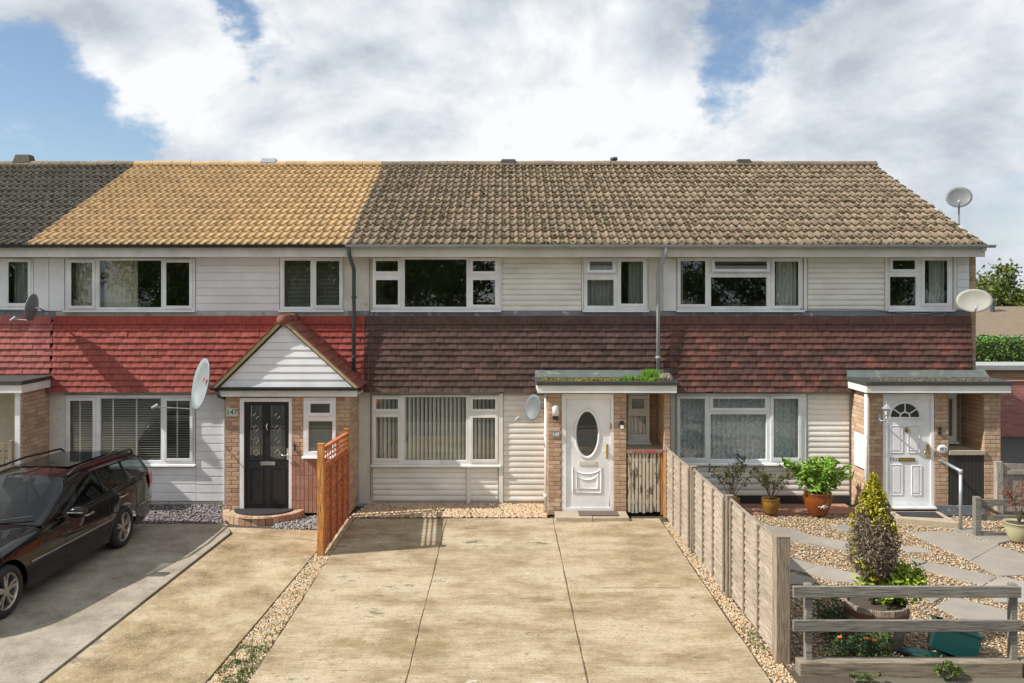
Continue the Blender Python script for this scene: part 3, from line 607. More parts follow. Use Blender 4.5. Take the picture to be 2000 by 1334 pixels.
def shell(house, x0, x1, holes, lowmat=RENDER, upmat=RENDER):
    w = MB().plate(x0, x1, -.1, PITCH_Z0-.1, holes, F, F+.12).build('wall', lowmat, house)
    b = MB(); b.box(x0, x0+.08, F+.121, F+8.2, -.1, 4.7); b.box(x1-.08, x1, F+.121, F+8.2, -.1, 4.7); b.box(x0+.081, x1-.081, F+3.2, F+3.3, -.1, 4.7)
    b.box(x0+.081, x1-.081, F+.121, F+3.19, 2.35, 2.55); b.box(x0+.081, x1-.081, F+.121, F+3.19, -.1, .0); b.box(x0+.081, x1-.081, F+.121, F+3.19, 4.705, 4.76); b.box(x0, x1, F+8.21, F+8.3, -.1, 4.7)
    b.build('inner_walls', ROOM, house); return w
def eaves(house, x0, x1, mat):
    f = MB().box(x0, x1, PITCH_Y0+.055, PITCH_Y0+.085, PZ(502, 15.48), PITCH_Z0-.02).build('fascia', mat, house)
    MB().box(x0, x1, PITCH_Y0+.0851, F+.0, PZ(502, 15.48)+.015, PZ(502, 15.48)+.03).build('soffit', mat, house)
def flash(house, x0, x1, mat=LEAD): return MB().xprof([(F-.005, PZ(607)), (F-.018, PZ(607)), (F-.03, PZ(613)), (F-.062, PZ(623)), (F-.064, PZ(624.5)), (F-.005, PZ(624.5))], x0, x1).build('flashing', mat, house)
def hole(l): return (PX(l[0]), PX(l[1]), PZ(l[3]), PZ(l[2]))
UZ0, UZ1 = PZ(605), PZ(503)
# ---------------------------------------------------------------- house A (far left, cut by the frame)
XA = -8.8
hA = thing('terraced_house', 'terraced house with dark mossy roof and faded red hung tiles beside the tan roof', 'house', (-11.7, F, 0), 'terrace houses')
roof(hA, XA-14*.31, 14, DARKROOF, OLDROOF, 900); eaves(hA, XA-4.4, XA, FASC); gutter(hA, XA-4.4, XA+.0, PLASTB, joints=(-9.1, -10.1))
wA = (-60, 67, 505, 600)
shell(hA, -13.1, PX(110), [hole(wA)])
window(hA, PX(-60), PX(67), PZ(600), PZ(505), [lt(-55, -5, 512, 594, 'f'), lt(20, 58, 512, 592, 's')])
MB().box(PX(68), PX(97), F-.04, F-.001, PZ(607), PZ(505)).build('panel', CLADW, hA); MB().box(PX(98), PX(127), F-.035, F-.001, PZ(607), PZ(505)).build('panel', CLADW, hA)
flash(hA, -13, PX(108)); hang(hA, PX(-40), PX(109), PINKT)
c = MB().prism([(-13.1, 14.72), (-8.45, 14.72), (-8.45, F-.13), (-13.1, F-.13)], PZ(752, 14.72), PZ(744, 14.72)).build('porch_canopy', FELT, hA, bevel=.01)
MB().prism([(-13.1, 14.75), (-8.48, 14.75), (-8.48, F-.14), (-13.1, F-.14)], PZ(768, 14.72), PZ(752, 14.72)-.002).build('canopy_fascia', UPVC2, c)
bricks(hA, (-8.57, 14.88), (0, 1), F-14.885, 0, PZ(768, 14.72)-.003, name='porch_side_wall')
MB().box(-8.665, -8.575, 14.86, 14.95, 0, PZ(768, 14.72)-.003).build('porch_post', UPVC, hA)
MB().box(-13, -8.68, 15.7, 15.8, 0, 2.14).build('porch_back', CURTG, hA)
MB().box(PX(98), PX(129), F-.03, F-.001, 0, PZ(766)).build('pilaster', RENDER, hA)
tr = thing('porch_trellis', 'brown wooden trellis panel in the far left porch', 'trellis', (-8.9, 14.95, 0))
for k in range(6): MB().box(-9.36+k*.13, -9.33+k*.13, 14.80, 14.815, .75, 1.32).build('upright', WOODP, tr)
for k in range(5): MB().box(-9.38, -8.74, 14.816, 14.83, .80+k*.125, .83+k*.125).build('cross_bar', WOODP, tr)
MB().box(-8.735, -8.67, 14.78, 14.85, 0, 1.38).build('post', WOODP, tr)
# ---------------------------------------------------------------- house B (147, tan roof, gabled porch)
hB = thing('terraced_house', 'terraced house with clean tan roof, bright red hung tiles and gabled brick porch', 'house', (-5.7, F, 0), 'terrace houses')
roof(hB, XA, 19, TANROOF, TANROOF, 0); eaves(hB, XA+.002, -2.92, FASC); gutter(hB, XA+.002, -2.90, PLASTB, joints=(-8.0, -6.9, -5.8, -4.7, -3.6))
U1, U2, L1 = (130, 382, 505, 605), (548, 671, 503, 605), (130, 382, 771, 905)
shell(hB, PX(110)+.001, PX(715), [hole(U1), hole(U2), hole(L1)])
window(hB, PX(130), PX(382), PZ(605), PZ(505), [lt(142, 183, 513, 597, 's'), lt(195, 317, 508, 601, 'f'), lt(327, 372, 513, 597, 's')])
window(hB, PX(548), PX(671), PZ(605), PZ(503), [lt(555, 608, 508, 600, 'f'), lt(619, 664, 510, 596, 's')])
window(hB, PX(130), PX(382), PZ(905), PZ(771), [lt(140, 184, 782, 893, 's'), lt(197, 317, 777, 899, 'f'), lt(328, 373, 782, 894, 's')])
cladding(hB, PX(384), PX(546), PZ(607), PZ(502), .150, CLADW, bull=False)
cladding(hB, PX(384), PX(438), .06, PZ(768), .152, CLADW, bull=False); cladding(hB, PX(130), PX(383.5), .06, PZ(910), .152, CLADW, bull=False)
flash(hB, PX(112), PX(680), M('pale_flashing', (.42, .42, .40), .7, 5, 7, speck=[(9, .56, .7, (.25, .25, .25))])); hang(hB, PX(110), PX(714), REDT, skip=[(-4.65, -3.35, 2.0, 2.7)])
MB().box(PX(438), PX(440), F-.05, F-.001, 0, 2.12).build('trim', UPVC, hB)
MB().box(PX(672), PX(724), F-.012, F-.001, PZ(607), PZ(503)).build('render_panel', RENDER, hB)
MB().box(PX(701), PX(725), F-.016, F-.001, 0, PZ(766)).build('pilaster', RENDER, hB)
pipe(hB, PX(693, 15.72), 2.50, PZ(530, 15.72), PLASTDG, 15.63, (PX(682, 15.4), PITCH_Y0-.045, PITCH_Z0-.05))
# porch
PYF = 15.05; pl, pr = PX(440, PYF), PX(683, PYF); PT = PZ(775, PYF)
dA, dB_ = PX(468, PYF)-pl, PX(570, PYF)-pl; wA_, wB_ = PX(593, PYF)-pl, PX(656, PYF)-pl; wz0, wz1 = PZ(890, PYF), PZ(775, PYF)
bricks(hB, (pl, PYF), (1, 0), pr-pl, .02, PT, name='porch_wall', skip=[(dA, dB_, 0, PT+1), (wA_, wB_, wz0, PT+1), (dB_, PX(624, PYF)-pl, 0, wz0)])
bricks(hB, (pl+dB_, PYF+.004), (1, 0), PX(624, PYF)-pl-dB_, .03, wz0-.002, BRICKP, name='porch_apron', soldier=True)
bricks(hB, (pr, PYF+.004), (0, 1), F-PYF-.01, .0, PT, name='porch_side_wall'); MB().box(pl-.0, pl+.09, PYF+.11, F-.001, 0, PT).build('porch_side_wall', MORT, hB)
window(hB, pl+wA_, pl+wB_, wz0, wz1-.01, [lt(607, 645, 788, 806, 's', PYF), lt(602, 650, 822, 882, 'f', PYF)], y=PYF+.03, name='porch_window')
MB().box(pl+.1, pr-.12, F-.2, F-.1, 0, PT).build('porch_inner', ROOM, hB)
# gable roof
GY = 14.86; ax, az = PX(551, GY), PZ(622, GY); exl, exr, ez = PX(414, GY), PX(699, GY), PZ(757, GY)
b = MB(); b.add([(exl+.12, GY+.12, ez), (exr-.12, GY+.12, ez), (ax, GY+.12, az-.11)], [(0, 1, 2)])
gb = b.build('porch_gable', CLADW, hB)
n = 8
for i in range(n):
    za, zb = ez+(az-.16-ez)*i/n, ez+(az-.16-ez)*(i+1)/n-.004; q = lambda z: (z-ez)/(az-ez)
    xa0, xa1 = exl+(ax-exl)*q(za)+.12, exr+(ax-exr)*q(za)-.12; xb0, xb1 = exl+(ax-exl)*q(zb)+.12, exr+(ax-exr)*q(zb)-.12
    if xb1-xb0 < .02: xb0 = xb1 = (xb0+xb1)/2
    y1, y2 = GY+.085, GY+.10
    obj('board', MB().add([(xa0, y1, za), (xa1, y1, za), (xb1, y2, zb), (xb0, y2, zb), (xa0, GY+.119, za), (xa1, GY+.119, za), (xb1, GY+.119, zb), (xb0, GY+.119, zb)], [(0, 1, 2, 3), (0, 4, 5, 1), (1, 5, 6, 2), (3, 2, 6, 7), (0, 3, 7, 4)]).mesh('board'), CLADW, gb)
prf = sub('porch_roof', hB); WL[prf] = Vector((0, 0, 0))
for side, ex in ((-1, exl), (1, exr)):
    d = Vector((ax-ex, 0, az-ez)); L_ = d.length; u = d.normalized(); nn = Vector((-u.z, 0, u.x)) if side < 0 else Vector((u.z, 0, -u.x)); nn = nn if nn.z > 0 else -nn
    b = MB(); A = [Vector((ex, GY+.02, ez)), Vector((ax, GY+.02, az)), Vector((ax, F-.1, az)), Vector((ex, F-.1, ez))]
    b.add([tuple(p) for p in A]+[tuple(p-nn*.05) for p in A], [(0, 1, 2, 3), (7, 6, 5, 4), (0, 4, 5, 1), (3, 2, 6, 7), (0, 3, 7, 4)]); b.build('roof_deck', M('verge_mortar', (.48, .40, .24), .9, 9), prf)
    rows = 10; me = None
    for r in range(rows):
        for k in range(6):
            w = .165; y0 = GY+.0+k*w-(.08 if r % 2 else 0); ya, yb = max(y0, GY-.005), min(y0+w-.004, F-.11)
            if yb-ya < .03: continue
            s0, s1 = r*L_/rows-.02, (r+1)*L_/rows+.03
            p = [Vector((ex, ya, ez))+u*s0+nn*.028, Vector((ex, yb, ez))+u*s0+nn*.028, Vector((ex, yb, ez))+u*min(s1, L_)+nn*.010, Vector((ex, ya, ez))+u*min(s1, L_)+nn*.010]
            q = [v-nn*.012 for v in p]
            obj('roof_tile', MB().add([tuple(v) for v in p+q], [(0, 1, 2, 3) if side < 0 else (3, 2, 1, 0), (0, 4, 5, 1), (1, 5, 6, 2), (2, 6, 7, 3), (3, 7, 4, 0)]).mesh('roof_tile'), PRCHT, prf)
for k in range(2): MB().tube([(ax, GY-.01+k*.45, az-.03), (ax, GY+.43+k*.45, az-.03)], .10, 14).build('ridge_tile', PRCHT, prf, True)
pf = MB().box(exl+.03, exr-.03, GY+.09, GY+.115, PZ(776, GY), ez-.03).build('porch_fascia', UPVC, hB)
MB().box(exl+.05, exr-.05, GY+.1151, F-.15, PZ(776, GY)+.01, PZ(776, GY)+.03).build('porch_soffit', UPVC, hB)
gutter(hB, exl-.03, exr+.02, PLASTB, y=GY+.03, z=ez-.005, joints=(-4.6, -3.7, -2.9))
MB().tube([(exl+.06, GY+.03, ez-.06), (exl+.10, GY+.06, ez-.16), (pl-.06, PYF+.3, ez-.26), (pl-.06, PYF+.35, ez-.4), (pl-.06, PYF+.35, .05)], .033, 10).build('porch_downpipe', PLASTDG, hB, True)
# door of 147
x0, x1 = pl+dA, pl+dB_; fr = MB().plate(x0, x1, .04, PT-.02, [(x0+.075, x1-.055, .10, PT-.09)], PYF+.0, PYF+.07).build('front_door', UPVC, hB, bevel=.004)
a, b_ = x0+.079, x1-.059; zt, zb = PT-.094, .104; gx = [(PX(486, PYF), PX(512, PYF)), (PX(526, PYF), PX(556, PYF))]; gz0, gz1 = PZ(897, PYF), PZ(792, PYF)
lf = MB().plate(a, b_, zb, zt, [(gx[0][0], gx[0][1], gz0, gz1), (gx[1][0], gx[1][1], gz0, gz1)], PYF+.02, PYF+.06).build('door_leaf', BLKD, fr, bevel=.003)
for g0, g1 in gx:
    MB().box(g0, g1, PYF+.034, PYF+.044, gz0, gz1).build('pane', OBSC, fr); MB().plate(g0-.015, g1+.015, gz0-.015, gz1+.015, [(g0, g1, gz0, gz1)], PYF+.010, PYF+.0195).build('moulding', BLKD, fr)
    ld = MB(); cxm = (g0+g1)/2
    for kk in range(4):
        zc = gz1-.19-kk*.22; s_ = .055; w_ = .05
        for (p, q) in (((-w_, 0), (0, s_)), ((0, s_), (w_, 0)), ((w_, 0), (0, -s_)), ((0, -s_), (-w_, 0))): ld.tube([(cxm+p[0], PYF+.031, zc+p[1]), (cxm+q[0], PYF+.031, zc+q[1])], .005, 5)
    for xx in (g0+.04, g1-.04): ld.tube([(xx, PYF+.031, gz0), (xx, PYF+.031, gz1)], .004, 5)
    ld.build('glass_leading', CHROME, fr); MB().plate(g0-.01, g1+.01, PZ(985, PYF), PZ(912, PYF), [(g0+.02, g1-.02, PZ(982, PYF), PZ(915, PYF))], PYF+.008, PYF+.0195).build('lower_moulding', BLKD, fr)
MB().box(PX(508, PYF), PX(537, PYF), PYF+.008, PYF+.019, PZ(909, PYF), PZ(902, PYF)).build('letterbox', CHROME, fr, bevel=.003)
MB().tube([(PX(523, PYF), PYF+.0, PZ(842, PYF)), (PX(521, PYF), PYF-.02, PZ(833, PYF)), (PX(523, PYF), PYF+.0, PZ(826, PYF))], .012, 8).build('knocker', CHROME, fr, True)
MB().box(PX(560, PYF), PX(564, PYF), PYF+.0, PYF+.019, PZ(898, PYF), PZ(876, PYF)).build('handle_plate', CHROME, fr); MB().tube([(PX(562, PYF), PYF+.0, PZ(889, PYF)), (PX(562, PYF), PYF-.04, PZ(889, PYF)), (PX(549, PYF), PYF-.045, PZ(888, PYF))], .011, 8).build('handle', CHROME, fr, True)
MB().box(x0+.07, x1-.07, PYF-.03, PYF+.0, .05, .075).build('threshold', UPVC, fr)
npx = MB().box(PX(442.5, PYF), PX(464.5, PYF), PYF-.022, PYF-.008, PZ(813, PYF), PZ(797, PYF)).build('number_plate', PLATE, hB)
obj('numerals', text_mesh('147', .135), INK, npx, (PX(453.5, PYF), PYF-.0235, PZ(805, PYF)), (math.pi/2, 0, 0))
MB().box(PX(559, PYF)+.14, PX(559, PYF)+.17, PYF-.025, PYF-.008, PZ(880, PYF), PZ(866, PYF)).build('doorbell', PLASTB, hB)
sb = MB(); cs = [(x0+x1)/2-.02, PYF-.03]
sb.lathe([(0, .10), (.60, .10)], (cs[0], cs[1], 0), 24, math.pi, 2*math.pi); stp = sb.build('porch_step', STEP, hB)
nb = 19
for i in range(nb):
    a0, a1 = math.pi+math.pi*i/nb+.006, math.pi+math.pi*(i+1)/nb-.006; P_ = lambda r, a: (cs[0]+r*1.0*math.cos(a), cs[1]+r*.78*math.sin(a))
    obj('brick', MB().prism([P_(.60, a0), P_(.72, a0), P_(.72, a1), P_(.60, a1)], -.05, .115).mesh('brick'), BRICK, stp, bevel=.006)
mt = MB(); mt.prism([(cs[0]+.52*math.cos(math.pi+math.pi*i/20), cs[1]-.005+.40*math.sin(math.pi+math.pi*i/20)) for i in range(21)], .105, .125)
tag(mt.build('door_mat', RUB), 'half-round black door mat on curved brick step', 'mat')
# ---------------------------------------------------------------- canopy porch used by the two right houses
def canopy_porch(house, X, door, mossy, tags):
    """X: dict of plan x positions (pl, d0, d1, p1, o1, pr)"""
    Y0 = PYF; T = PZ(769, Y0)
    bricks(house, (X['pl'], Y0), (1, 0), X['d0']-X['pl'], 0, T, name='porch_pier'); bricks(house, (X['d1'], Y0), (1, 0), X['p1']-X['d1'], 0, T, name='porch_pier')
    bricks(house, (X['o1'], Y0), (1, 0), X['pr']-X['o1'], 0, T, name='porch_pier')
    bricks(house, (X['pl'], F-.04), (0, -1), F-.04-Y0-.008, 0, T, name='porch_side_wall', thick=.09)
    bricks(house, (X['o1'], F-.04), (0, -1), F-.04-Y0-.008, 0, T, name='recess_wall', thick=.09, as_stuff=True)
    bricks(house, (X['p1']+.45, F-.035), (1, 0), X['o1']-X['p1']-.45, 0, T, name='recess_back_wall', as_stuff=True, thick=.03)
    MB().box(X['p1']-.10, X['p1']-.012, Y0+.105, F-.04, 0, T).build('inner_wall', RENDER, house)
    cx0, cx1, cy = X['c0'], X['c1'], X['cy']; zt, zm, zb = PZ(745, cy), PZ(753, cy), PZ(768, cy)
    cn = MB().box(cx0, cx1, cy, F-.13, zm, zt).build('porch_canopy', FELT, house, bevel=.012)
    MB().box(cx0+.03, cx1-.03, cy+.03, F-.12, zb, zm-.002).build('canopy_fascia', UPVC2, cn)
    MB().xprof([(F-.13, zt+.002), (F-.30, zt+.002), (F-.28, zt+.02), (F-.15, zt+.12), (F-.13, zt+.12)], cx0+.01, cx1-.02).build('canopy_flashing', M('canopy_lead', (.11, .13, .125), .75, 5, 7, speck=[(7, .55, .7, (.19, .21, .19))]), cn)
    return T
def white_door(house, x0, x1, T, name='front_door'):
    y = PYF+.01; fr = MB().plate(x0, x1, .06, T-.005, [(x0+.085, x1-.06, .13, T-.10)], y, y+.07).build(name, UPVC, house, bevel=.004)
    return fr, x0+.089, x1-.064, .134, T-.104, y
# ---------------------------------------------------------------- house C (149)
XC = -2.92
hC = thing('terraced_house', 'terraced house with old mossy roof, brown hung tiles and oval-glass white door', 'house', (0, F, 0), 'terrace houses')
roof(hC, XC+.002, 19, OLDROOF, OLDROOF, 2300); eaves(hC, XC+.005, 2.95, FASCD); gutter(hC, XC+.01, 2.95, PLASTG, joints=(-1.6, -.4, .8, 2.0))
U1, U2, L1 = (728, 977, 503, 605), (1140, 1264, 503, 605), (727, 976, 771, 906)
shell(hC, PX(715)+.001, PX(1287), [hole(U1), hole(U2), hole(L1)])
window(hC, PX(728), PX(977), PZ(605), PZ(503), [lt(735, 778, 510, 530, 's'), lt(735, 778, 547, 595, 's'), lt(790, 912, 506, 600, 'f'), lt(924, 967, 510, 530, 's'), lt(924, 967, 547, 595, 's')])
window(hC, PX(1140), PX(1264), PZ(605), PZ(503), [lt(1151, 1195, 511, 528, 'o'), lt(1146, 1199, 546, 598, 'f'), lt(1212, 1255, 511, 593, 's')])
window(hC, PX(727), PX(976), PZ(906), PZ(771), [lt(735, 778, 779, 798, 's'), lt(735, 778, 814, 894, 's'), lt(790, 911, 774, 899, 'f'), lt(924, 967, 779, 798, 's'), lt(924, 967, 815, 896, 's')], mat=UPVC2)
cladding(hC, PX(981), PX(1135), PZ(607), PZ(502), .104, CLADC)
for a in (979, 1137.5): MB().box(PX(a-1.6), PX(a+1.6), F-.05, F-.001, PZ(607), PZ(503)).build('trim', UPVC2, hC)
cladding(hC, PX(729), PX(911), .06, PZ(911), .104, CLADC); cladding(hC, PX(919), PX(972), .06, PZ(911), .104, CLADC); cladding(hC, PX(983.5), PX(1066), .06, PZ(768), .104, CLADC)
for a, zt in ((915, 911), (978, 768)): MB().box(PX(a-3.4), PX(a+4.4), F-.06, F-.001, .02, PZ(zt)).build('trim', UPVC2, hC)
MB().box(PX(1266), PX(1286), F-.012, F-.001, PZ(607), PZ(503)).build('render_panel', RENDER, hC)
flash(hC, PX(680)+.002, PX(1286)); hang(hC, PX(715)+.001, PX(1287), BRNT)
pipe(hC, PX(1284, 15.72), PZ(728, 15.72), PZ(535, 15.72), PLASTG, 15.63, (PX(1300, 15.4), PITCH_Y0-.045, PITCH_Z0-.05))
MB().tube([(PX(722.5), F-.06, PZ(505)), (PX(723), F-.06, 3.5), (PX(722), F-.155, 2.6), (PX(722.5), F-.165, 2.15), (PX(724), F-.02, 2.05), (PX(724), F-.02, .1)], .006, 6).build('cable', M('rusty_cable', (.22, .11, .06), .7, 5), hC)
XP = dict(pl=PX(1070, PYF), d0=PX(1097, PYF), d1=PX(1199, PYF), p1=PX(1224, PYF), o1=PX(1297, PYF), pr=PX(1309.5, PYF), c0=PX(1047, 14.84), c1=PX(1326, 14.84), cy=14.84)
T = canopy_porch(hC, XP, None, True, None)
pipe(hC, PX(1066.5, 15.2), .02, PZ(770, 15.2), PIPEW, 15.2, r=.03, name='porch_downpipe')
fr, a, b_, zb, zt, y = white_door(hC, XP['d0'], XP['d1'], T)
oc = (PX(1147, PYF), PZ(848, PYF)); ow, oh = 21.5/109, 44.5/109
def ring(cx, cz, w0, h0, w1, h1, ya, yb, n=40, a0=0, a1=2*math.pi):
    m = MB(); V = []
    for i in range(n+1):
        t = a0+(a1-a0)*i/n
        V += [(cx+w0*math.cos(t), ya+.006, cz+h0*math.sin(t)), (cx+(w0+w1)/2*math.cos(t), ya, cz+(h0+h1)/2*math.sin(t)), (cx+w1*math.cos(t), ya+.006, cz+h1*math.sin(t)), (cx+w1*math.cos(t), yb, cz+h1*math.sin(t)), (cx+w0*math.cos(t), yb, cz+h0*math.sin(t))]
    m.v = V
    for i in range(n):
        for k in range(5): m.f.append((i*5+k, i*5+(k+1) % 5, (i+1)*5+(k+1) % 5, (i+1)*5+k))
    return m
# leaf with oval hole: fan between rectangle outline and ellipse
def leaf_with_oval(a, b_, zb, zt, cx, cz, w, h, ya, yb):
    n = 64; inner = [(cx+w*math.cos(2*math.pi*i/n), cz+h*math.sin(2*math.pi*i/n)) for i in range(n)]; outer = []
    for i in range(n):
        c, s = math.cos(2*math.pi*i/n), math.sin(2*math.pi*i/n); t = min(((b_-cx) if c > 0 else (cx-a))/max(abs(c), 1e-6), ((zt-cz) if s > 0 else (cz-zb))/max(abs(s), 1e-6)); outer.append((cx+c*t, cz+s*t))
    m = MB(); m.v = [(x, ya, z) for x, z in inner]+[(x, ya, z) for x, z in outer]+[(x, yb, z) for x, z in inner]
    for i in range(n): j = (i+1) % n; m.f.append((i, n+i, n+j, j)); m.f.append((i, j, 2*n+j, 2*n+i))
    m.box(a, b_, yb-.004, yb+.01, zb, zb+.02)
    for cxr, czr in ((a, zb), (b_, zb), (a, zt), (b_, zt)):           # fill the four corners left by the radial fan
        m.v += [(cxr, ya+.0005, czr)]
        q = sorted(range(n), key=lambda i: (outer[i][0]-cxr)**2+(outer[i][1]-czr)**2)[:2]; m.f.append((len(m.v)-1, n+q[0], n+q[1]))
    return m
lf = leaf_with_oval(a, b_, zb, zt, oc[0], oc[1], ow, oh, y+.022, y+.055).build('door_leaf', UPVC, fr)
MB().add([(oc[0]+ow*1.02*math.cos(t*.1571), y+.04, oc[1]+oh*1.02*math.sin(t*.1571)) for t in range(40)], [tuple(range(39, -1, -1))]).build('pane', OBSC, fr)
MB().plate(a+.001, b_-.001, zb+.001, zt-.001, [], y+.058, y+.068).build('door_core', ROOM, fr) if False else None
ring(oc[0], oc[1], ow*.98, oh*.98, ow*1.20, oh*1.13, y+.004, y+.024).build('oval_moulding', UPVC, fr, True)
for gi in (0, 1):
    q = .30 if gi == 0 else .20; m = MB(); z0_, z1_ = (PZ(963, PYF), PZ(913, PYF)) if gi == 0 else (PZ(955, PYF), PZ(925, PYF)); hw = .25 if gi == 0 else .185
    pts = [(oc[0]-hw, y+.018, z1_), (oc[0]-hw, y+.018, z0_), (oc[0]+hw, y+.018, z0_), (oc[0]+hw, y+.018, z1_)]+[(oc[0]+hw*math.cos(t), y+.018, z1_-.12*math.sin(t)*(1.0)) for t in [i*math.pi/10 for i in range(1, 10)]]
    m.tube(pts+[pts[0], pts[1]], .011, 6, False).build('panel_moulding', UPVC, fr, True)
MB().box(PX(1131, PYF), PX(1164, PYF), y+.008, y+.021, PZ(909, PYF), PZ(901, PYF)).build('letterbox', M('cream_plastic', (.66, .64, .58), .4, 3), fr, bevel=.003)
MB().box(PX(1184, PYF), PX(1188, PYF), y+.008, y+.021, PZ(896, PYF), PZ(868, PYF)).build('handle_plate', BRASS, fr, bevel=.003); MB().tube([(PX(1186, PYF), y+.01, PZ(882, PYF)), (PX(1186, PYF), y-.03, PZ(882, PYF)), (PX(1178, PYF), y-.035, PZ(882, PYF))], .011, 8).build('handle', BRASS, fr, True)
MB().box(PX(1192, PYF), PX(1195, PYF), y-.006, y+.0, PZ(838, PYF), PZ(827, PYF)).build('security_latch', BRASS, fr)
lm = thing('wall_light', 'white cylinder lantern with black base on pier beside oval-glass door', 'lamp', (PX(1085, PYF), PYF-.06, PZ(817, PYF)))
MB().lathe([(0, .25), (.045, .24), (.055, .22), (.055, .06), (0, .06)], (PX(1084.5, PYF), PYF-.075, PZ(817, PYF)), 14).build('diffuser', WHITE, lm, True); MB().box(PX(1079, PYF), PX(1090, PYF), PYF-.12, PYF-.012, PZ(818, PYF), PZ(811, PYF)).build('base', PLASTB, lm, bevel=.006)
npx = MB().box(PX(1077, PYF), PX(1094, PYF), PYF-.022, PYF-.008, PZ(854, PYF), PZ(843, PYF)).build('number_plate', M('pewter', (.30, .29, .27), .5, 4), hC, bevel=.003)
obj('numerals', text_mesh('149', .082), WHITE, npx, (PX(1085.5, PYF), PYF-.024, PZ(848.5, PYF)), (math.pi/2, 0, 0))
db = MB().box(PX(1210.5, PYF), PX(1218, PYF), PYF-.03, PYF-.008, PZ(838, PYF), PZ(822, PYF)).build('doorbell', PLASTB, hC, bevel=.004); MB().box(PX(1211, PYF), PX(1217.5, PYF), PYF-.033, PYF-.0305, PZ(837, PYF), PZ(830, PYF)).build('bell_button', UPVC, db)
# recess window, store gate
window(hC, PX(1226, 15.75), PX(1268, 15.75), PZ(862, 15.75), PZ(769, 15.75), [lt(1233, 1257, 778, 797, 's', 15.75), lt(1229, 1262, 811, 848, 'f', 15.75)], y=15.75, name='recess_window', mat=UPVC2)
MB().box(XP['p1'], XP['o1'], PYF+.03, F-.05, PZ(880, PYF)-.05, PZ(880, PYF)-.005).build('store_roof', STEP, hC)
MB().box(XP['p1']+.005, XP['o1']-.005, PYF-.02, PYF+.029, PZ(885, PYF), PZ(879, PYF)).build('store_sill', REDSILL, hC)
gt = thing('store_gate', 'peeling cream slatted gate under the porch beside white oval door', 'gate', ((XP['p1']+XP['o1'])/2, PYF, 0))
gx0, gx1 = XP['p1']+.015, XP['o1']-.07
for k in range(9):
    xx = gx0+(gx1-gx0)*(k+.5)/9; MB().box(xx-.024, xx+.024, PYF+.005, PYF+.022, .03+R.uniform(0, .03), PZ(886, PYF)).build('slat', PEEL, gt)
for zz in (.2, .95): MB().box(gx0, gx1, PYF+.0225, PYF+.05, zz, zz+.07).build('rail', PEEL, gt)
MB().box(gx1+.01, gx1+.055, PYF-.0, PYF+.06, 0, PZ(886, PYF)).build('post', ORP, gt)
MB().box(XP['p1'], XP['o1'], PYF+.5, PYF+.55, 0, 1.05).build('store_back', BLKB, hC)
stp = MB().prism([(PX(1085, 14.75), 14.62), (PX(1156, 14.75), 14.60), (PX(1156, 14.75), PYF-.01), (PX(1085, 14.75), PYF-.01)], -.05, .075).build('door_step', STEP, hC, bevel=.01)
MB().prism([(PX(1157, 14.75), 14.60), (PX(1227, 14.75), 14.63), (PX(1227, 14.75), PYF-.01), (PX(1157, 14.75), PYF-.01)], -.05, .07).build('door_step', STEP, hC, bevel=.01)
mt = MB().box(PX(1130, 14.85), PX(1206, 14.85), 14.70, 15.0, .078, .090); tag(mt.build('door_mat', RUBC), 'brown rectangular door mat on concrete step at oval-glass door', 'mat')
# moss and grass on canopy of 149
def tuft(n, x0, x1, y0, y1, z, h, mat, name, parent, w=.010, poly=None):
    P = np.stack([x0+(x1-x0)*NR.random(n), y0+(y1-y0)*NR.random(n), np.full(n, z)], -1)
    if poly is not None: q = NR.random((60, 2))*[x1-x0, y1-y0]+[x0, y0]; dd = np.min(np.hypot(P[:, 0:1]-q[None, :, 0], P[:, 1:2]-q[None, :, 1]), 1); P = P[inpoly(P, poly) & (dd < .07)]; n = len(P)
    a = NR.random(n)*6.283; hh = h*(.4+.8*NR.random(n)); le = (NR.random((n, 2))-.5)*h*.9
    V = np.stack([P+np.stack([np.cos(a)*w, np.sin(a)*w, a*0], -1), P-np.stack([np.cos(a)*w, np.sin(a)*w, a*0], -1), P+np.stack([le[:, 0], le[:, 1], hh], -1)], 1)
    return stuff(obj(name, npmesh(name, V.reshape(-1, 3), np.arange(n*3).reshape(-1, 3)), mat, parent))
zc = PZ(745, 14.84)
MOSSY = leafm('canopy_moss', (.12, .12, .03), (.22, .19, .05), (.30, .25, .08))
tuft(1800, XP['c0']+.06, XP['c1']-.2, 14.88, 15.3, zc, .035, MOSSY, 'canopy_moss', hC); tuft(260, PX(1205, 14.8), PX(1300, 14.8), 14.90, 15.2, zc, .05, LF_B, 'canopy_grass', hC); tuft(420, PX(1222, 14.8), PX(1246, 14.8), 14.92, 15.2, zc, .08, LF_B, 'canopy_grass', hC); tuft(700, PX(1255, 14.8), PX(1302, 14.8), 14.90, 15.4, zc, .09, LF_B, 'canopy_grass', hC); tuft(900, PX(1268, 14.8), PX(1296, 14.8), 15.0, 15.4, zc, .17, LF_B, 'canopy_grass', hC)
tuft(700, PX(1290, 14.8), PX(1312, 14.8), 14.90, 15.2, zc, .12, leafm('dry_grass', (.30, .26, .2), (.42, .38, .30), (.5, .46, .4)), 'dry_grass', hC)
tuft(900, -1.6, 1.2, PITCH_Y0-.09, PITCH_Y0-.01, PITCH_Z0-.03, .06, LF_W, 'gutter_moss', hC)
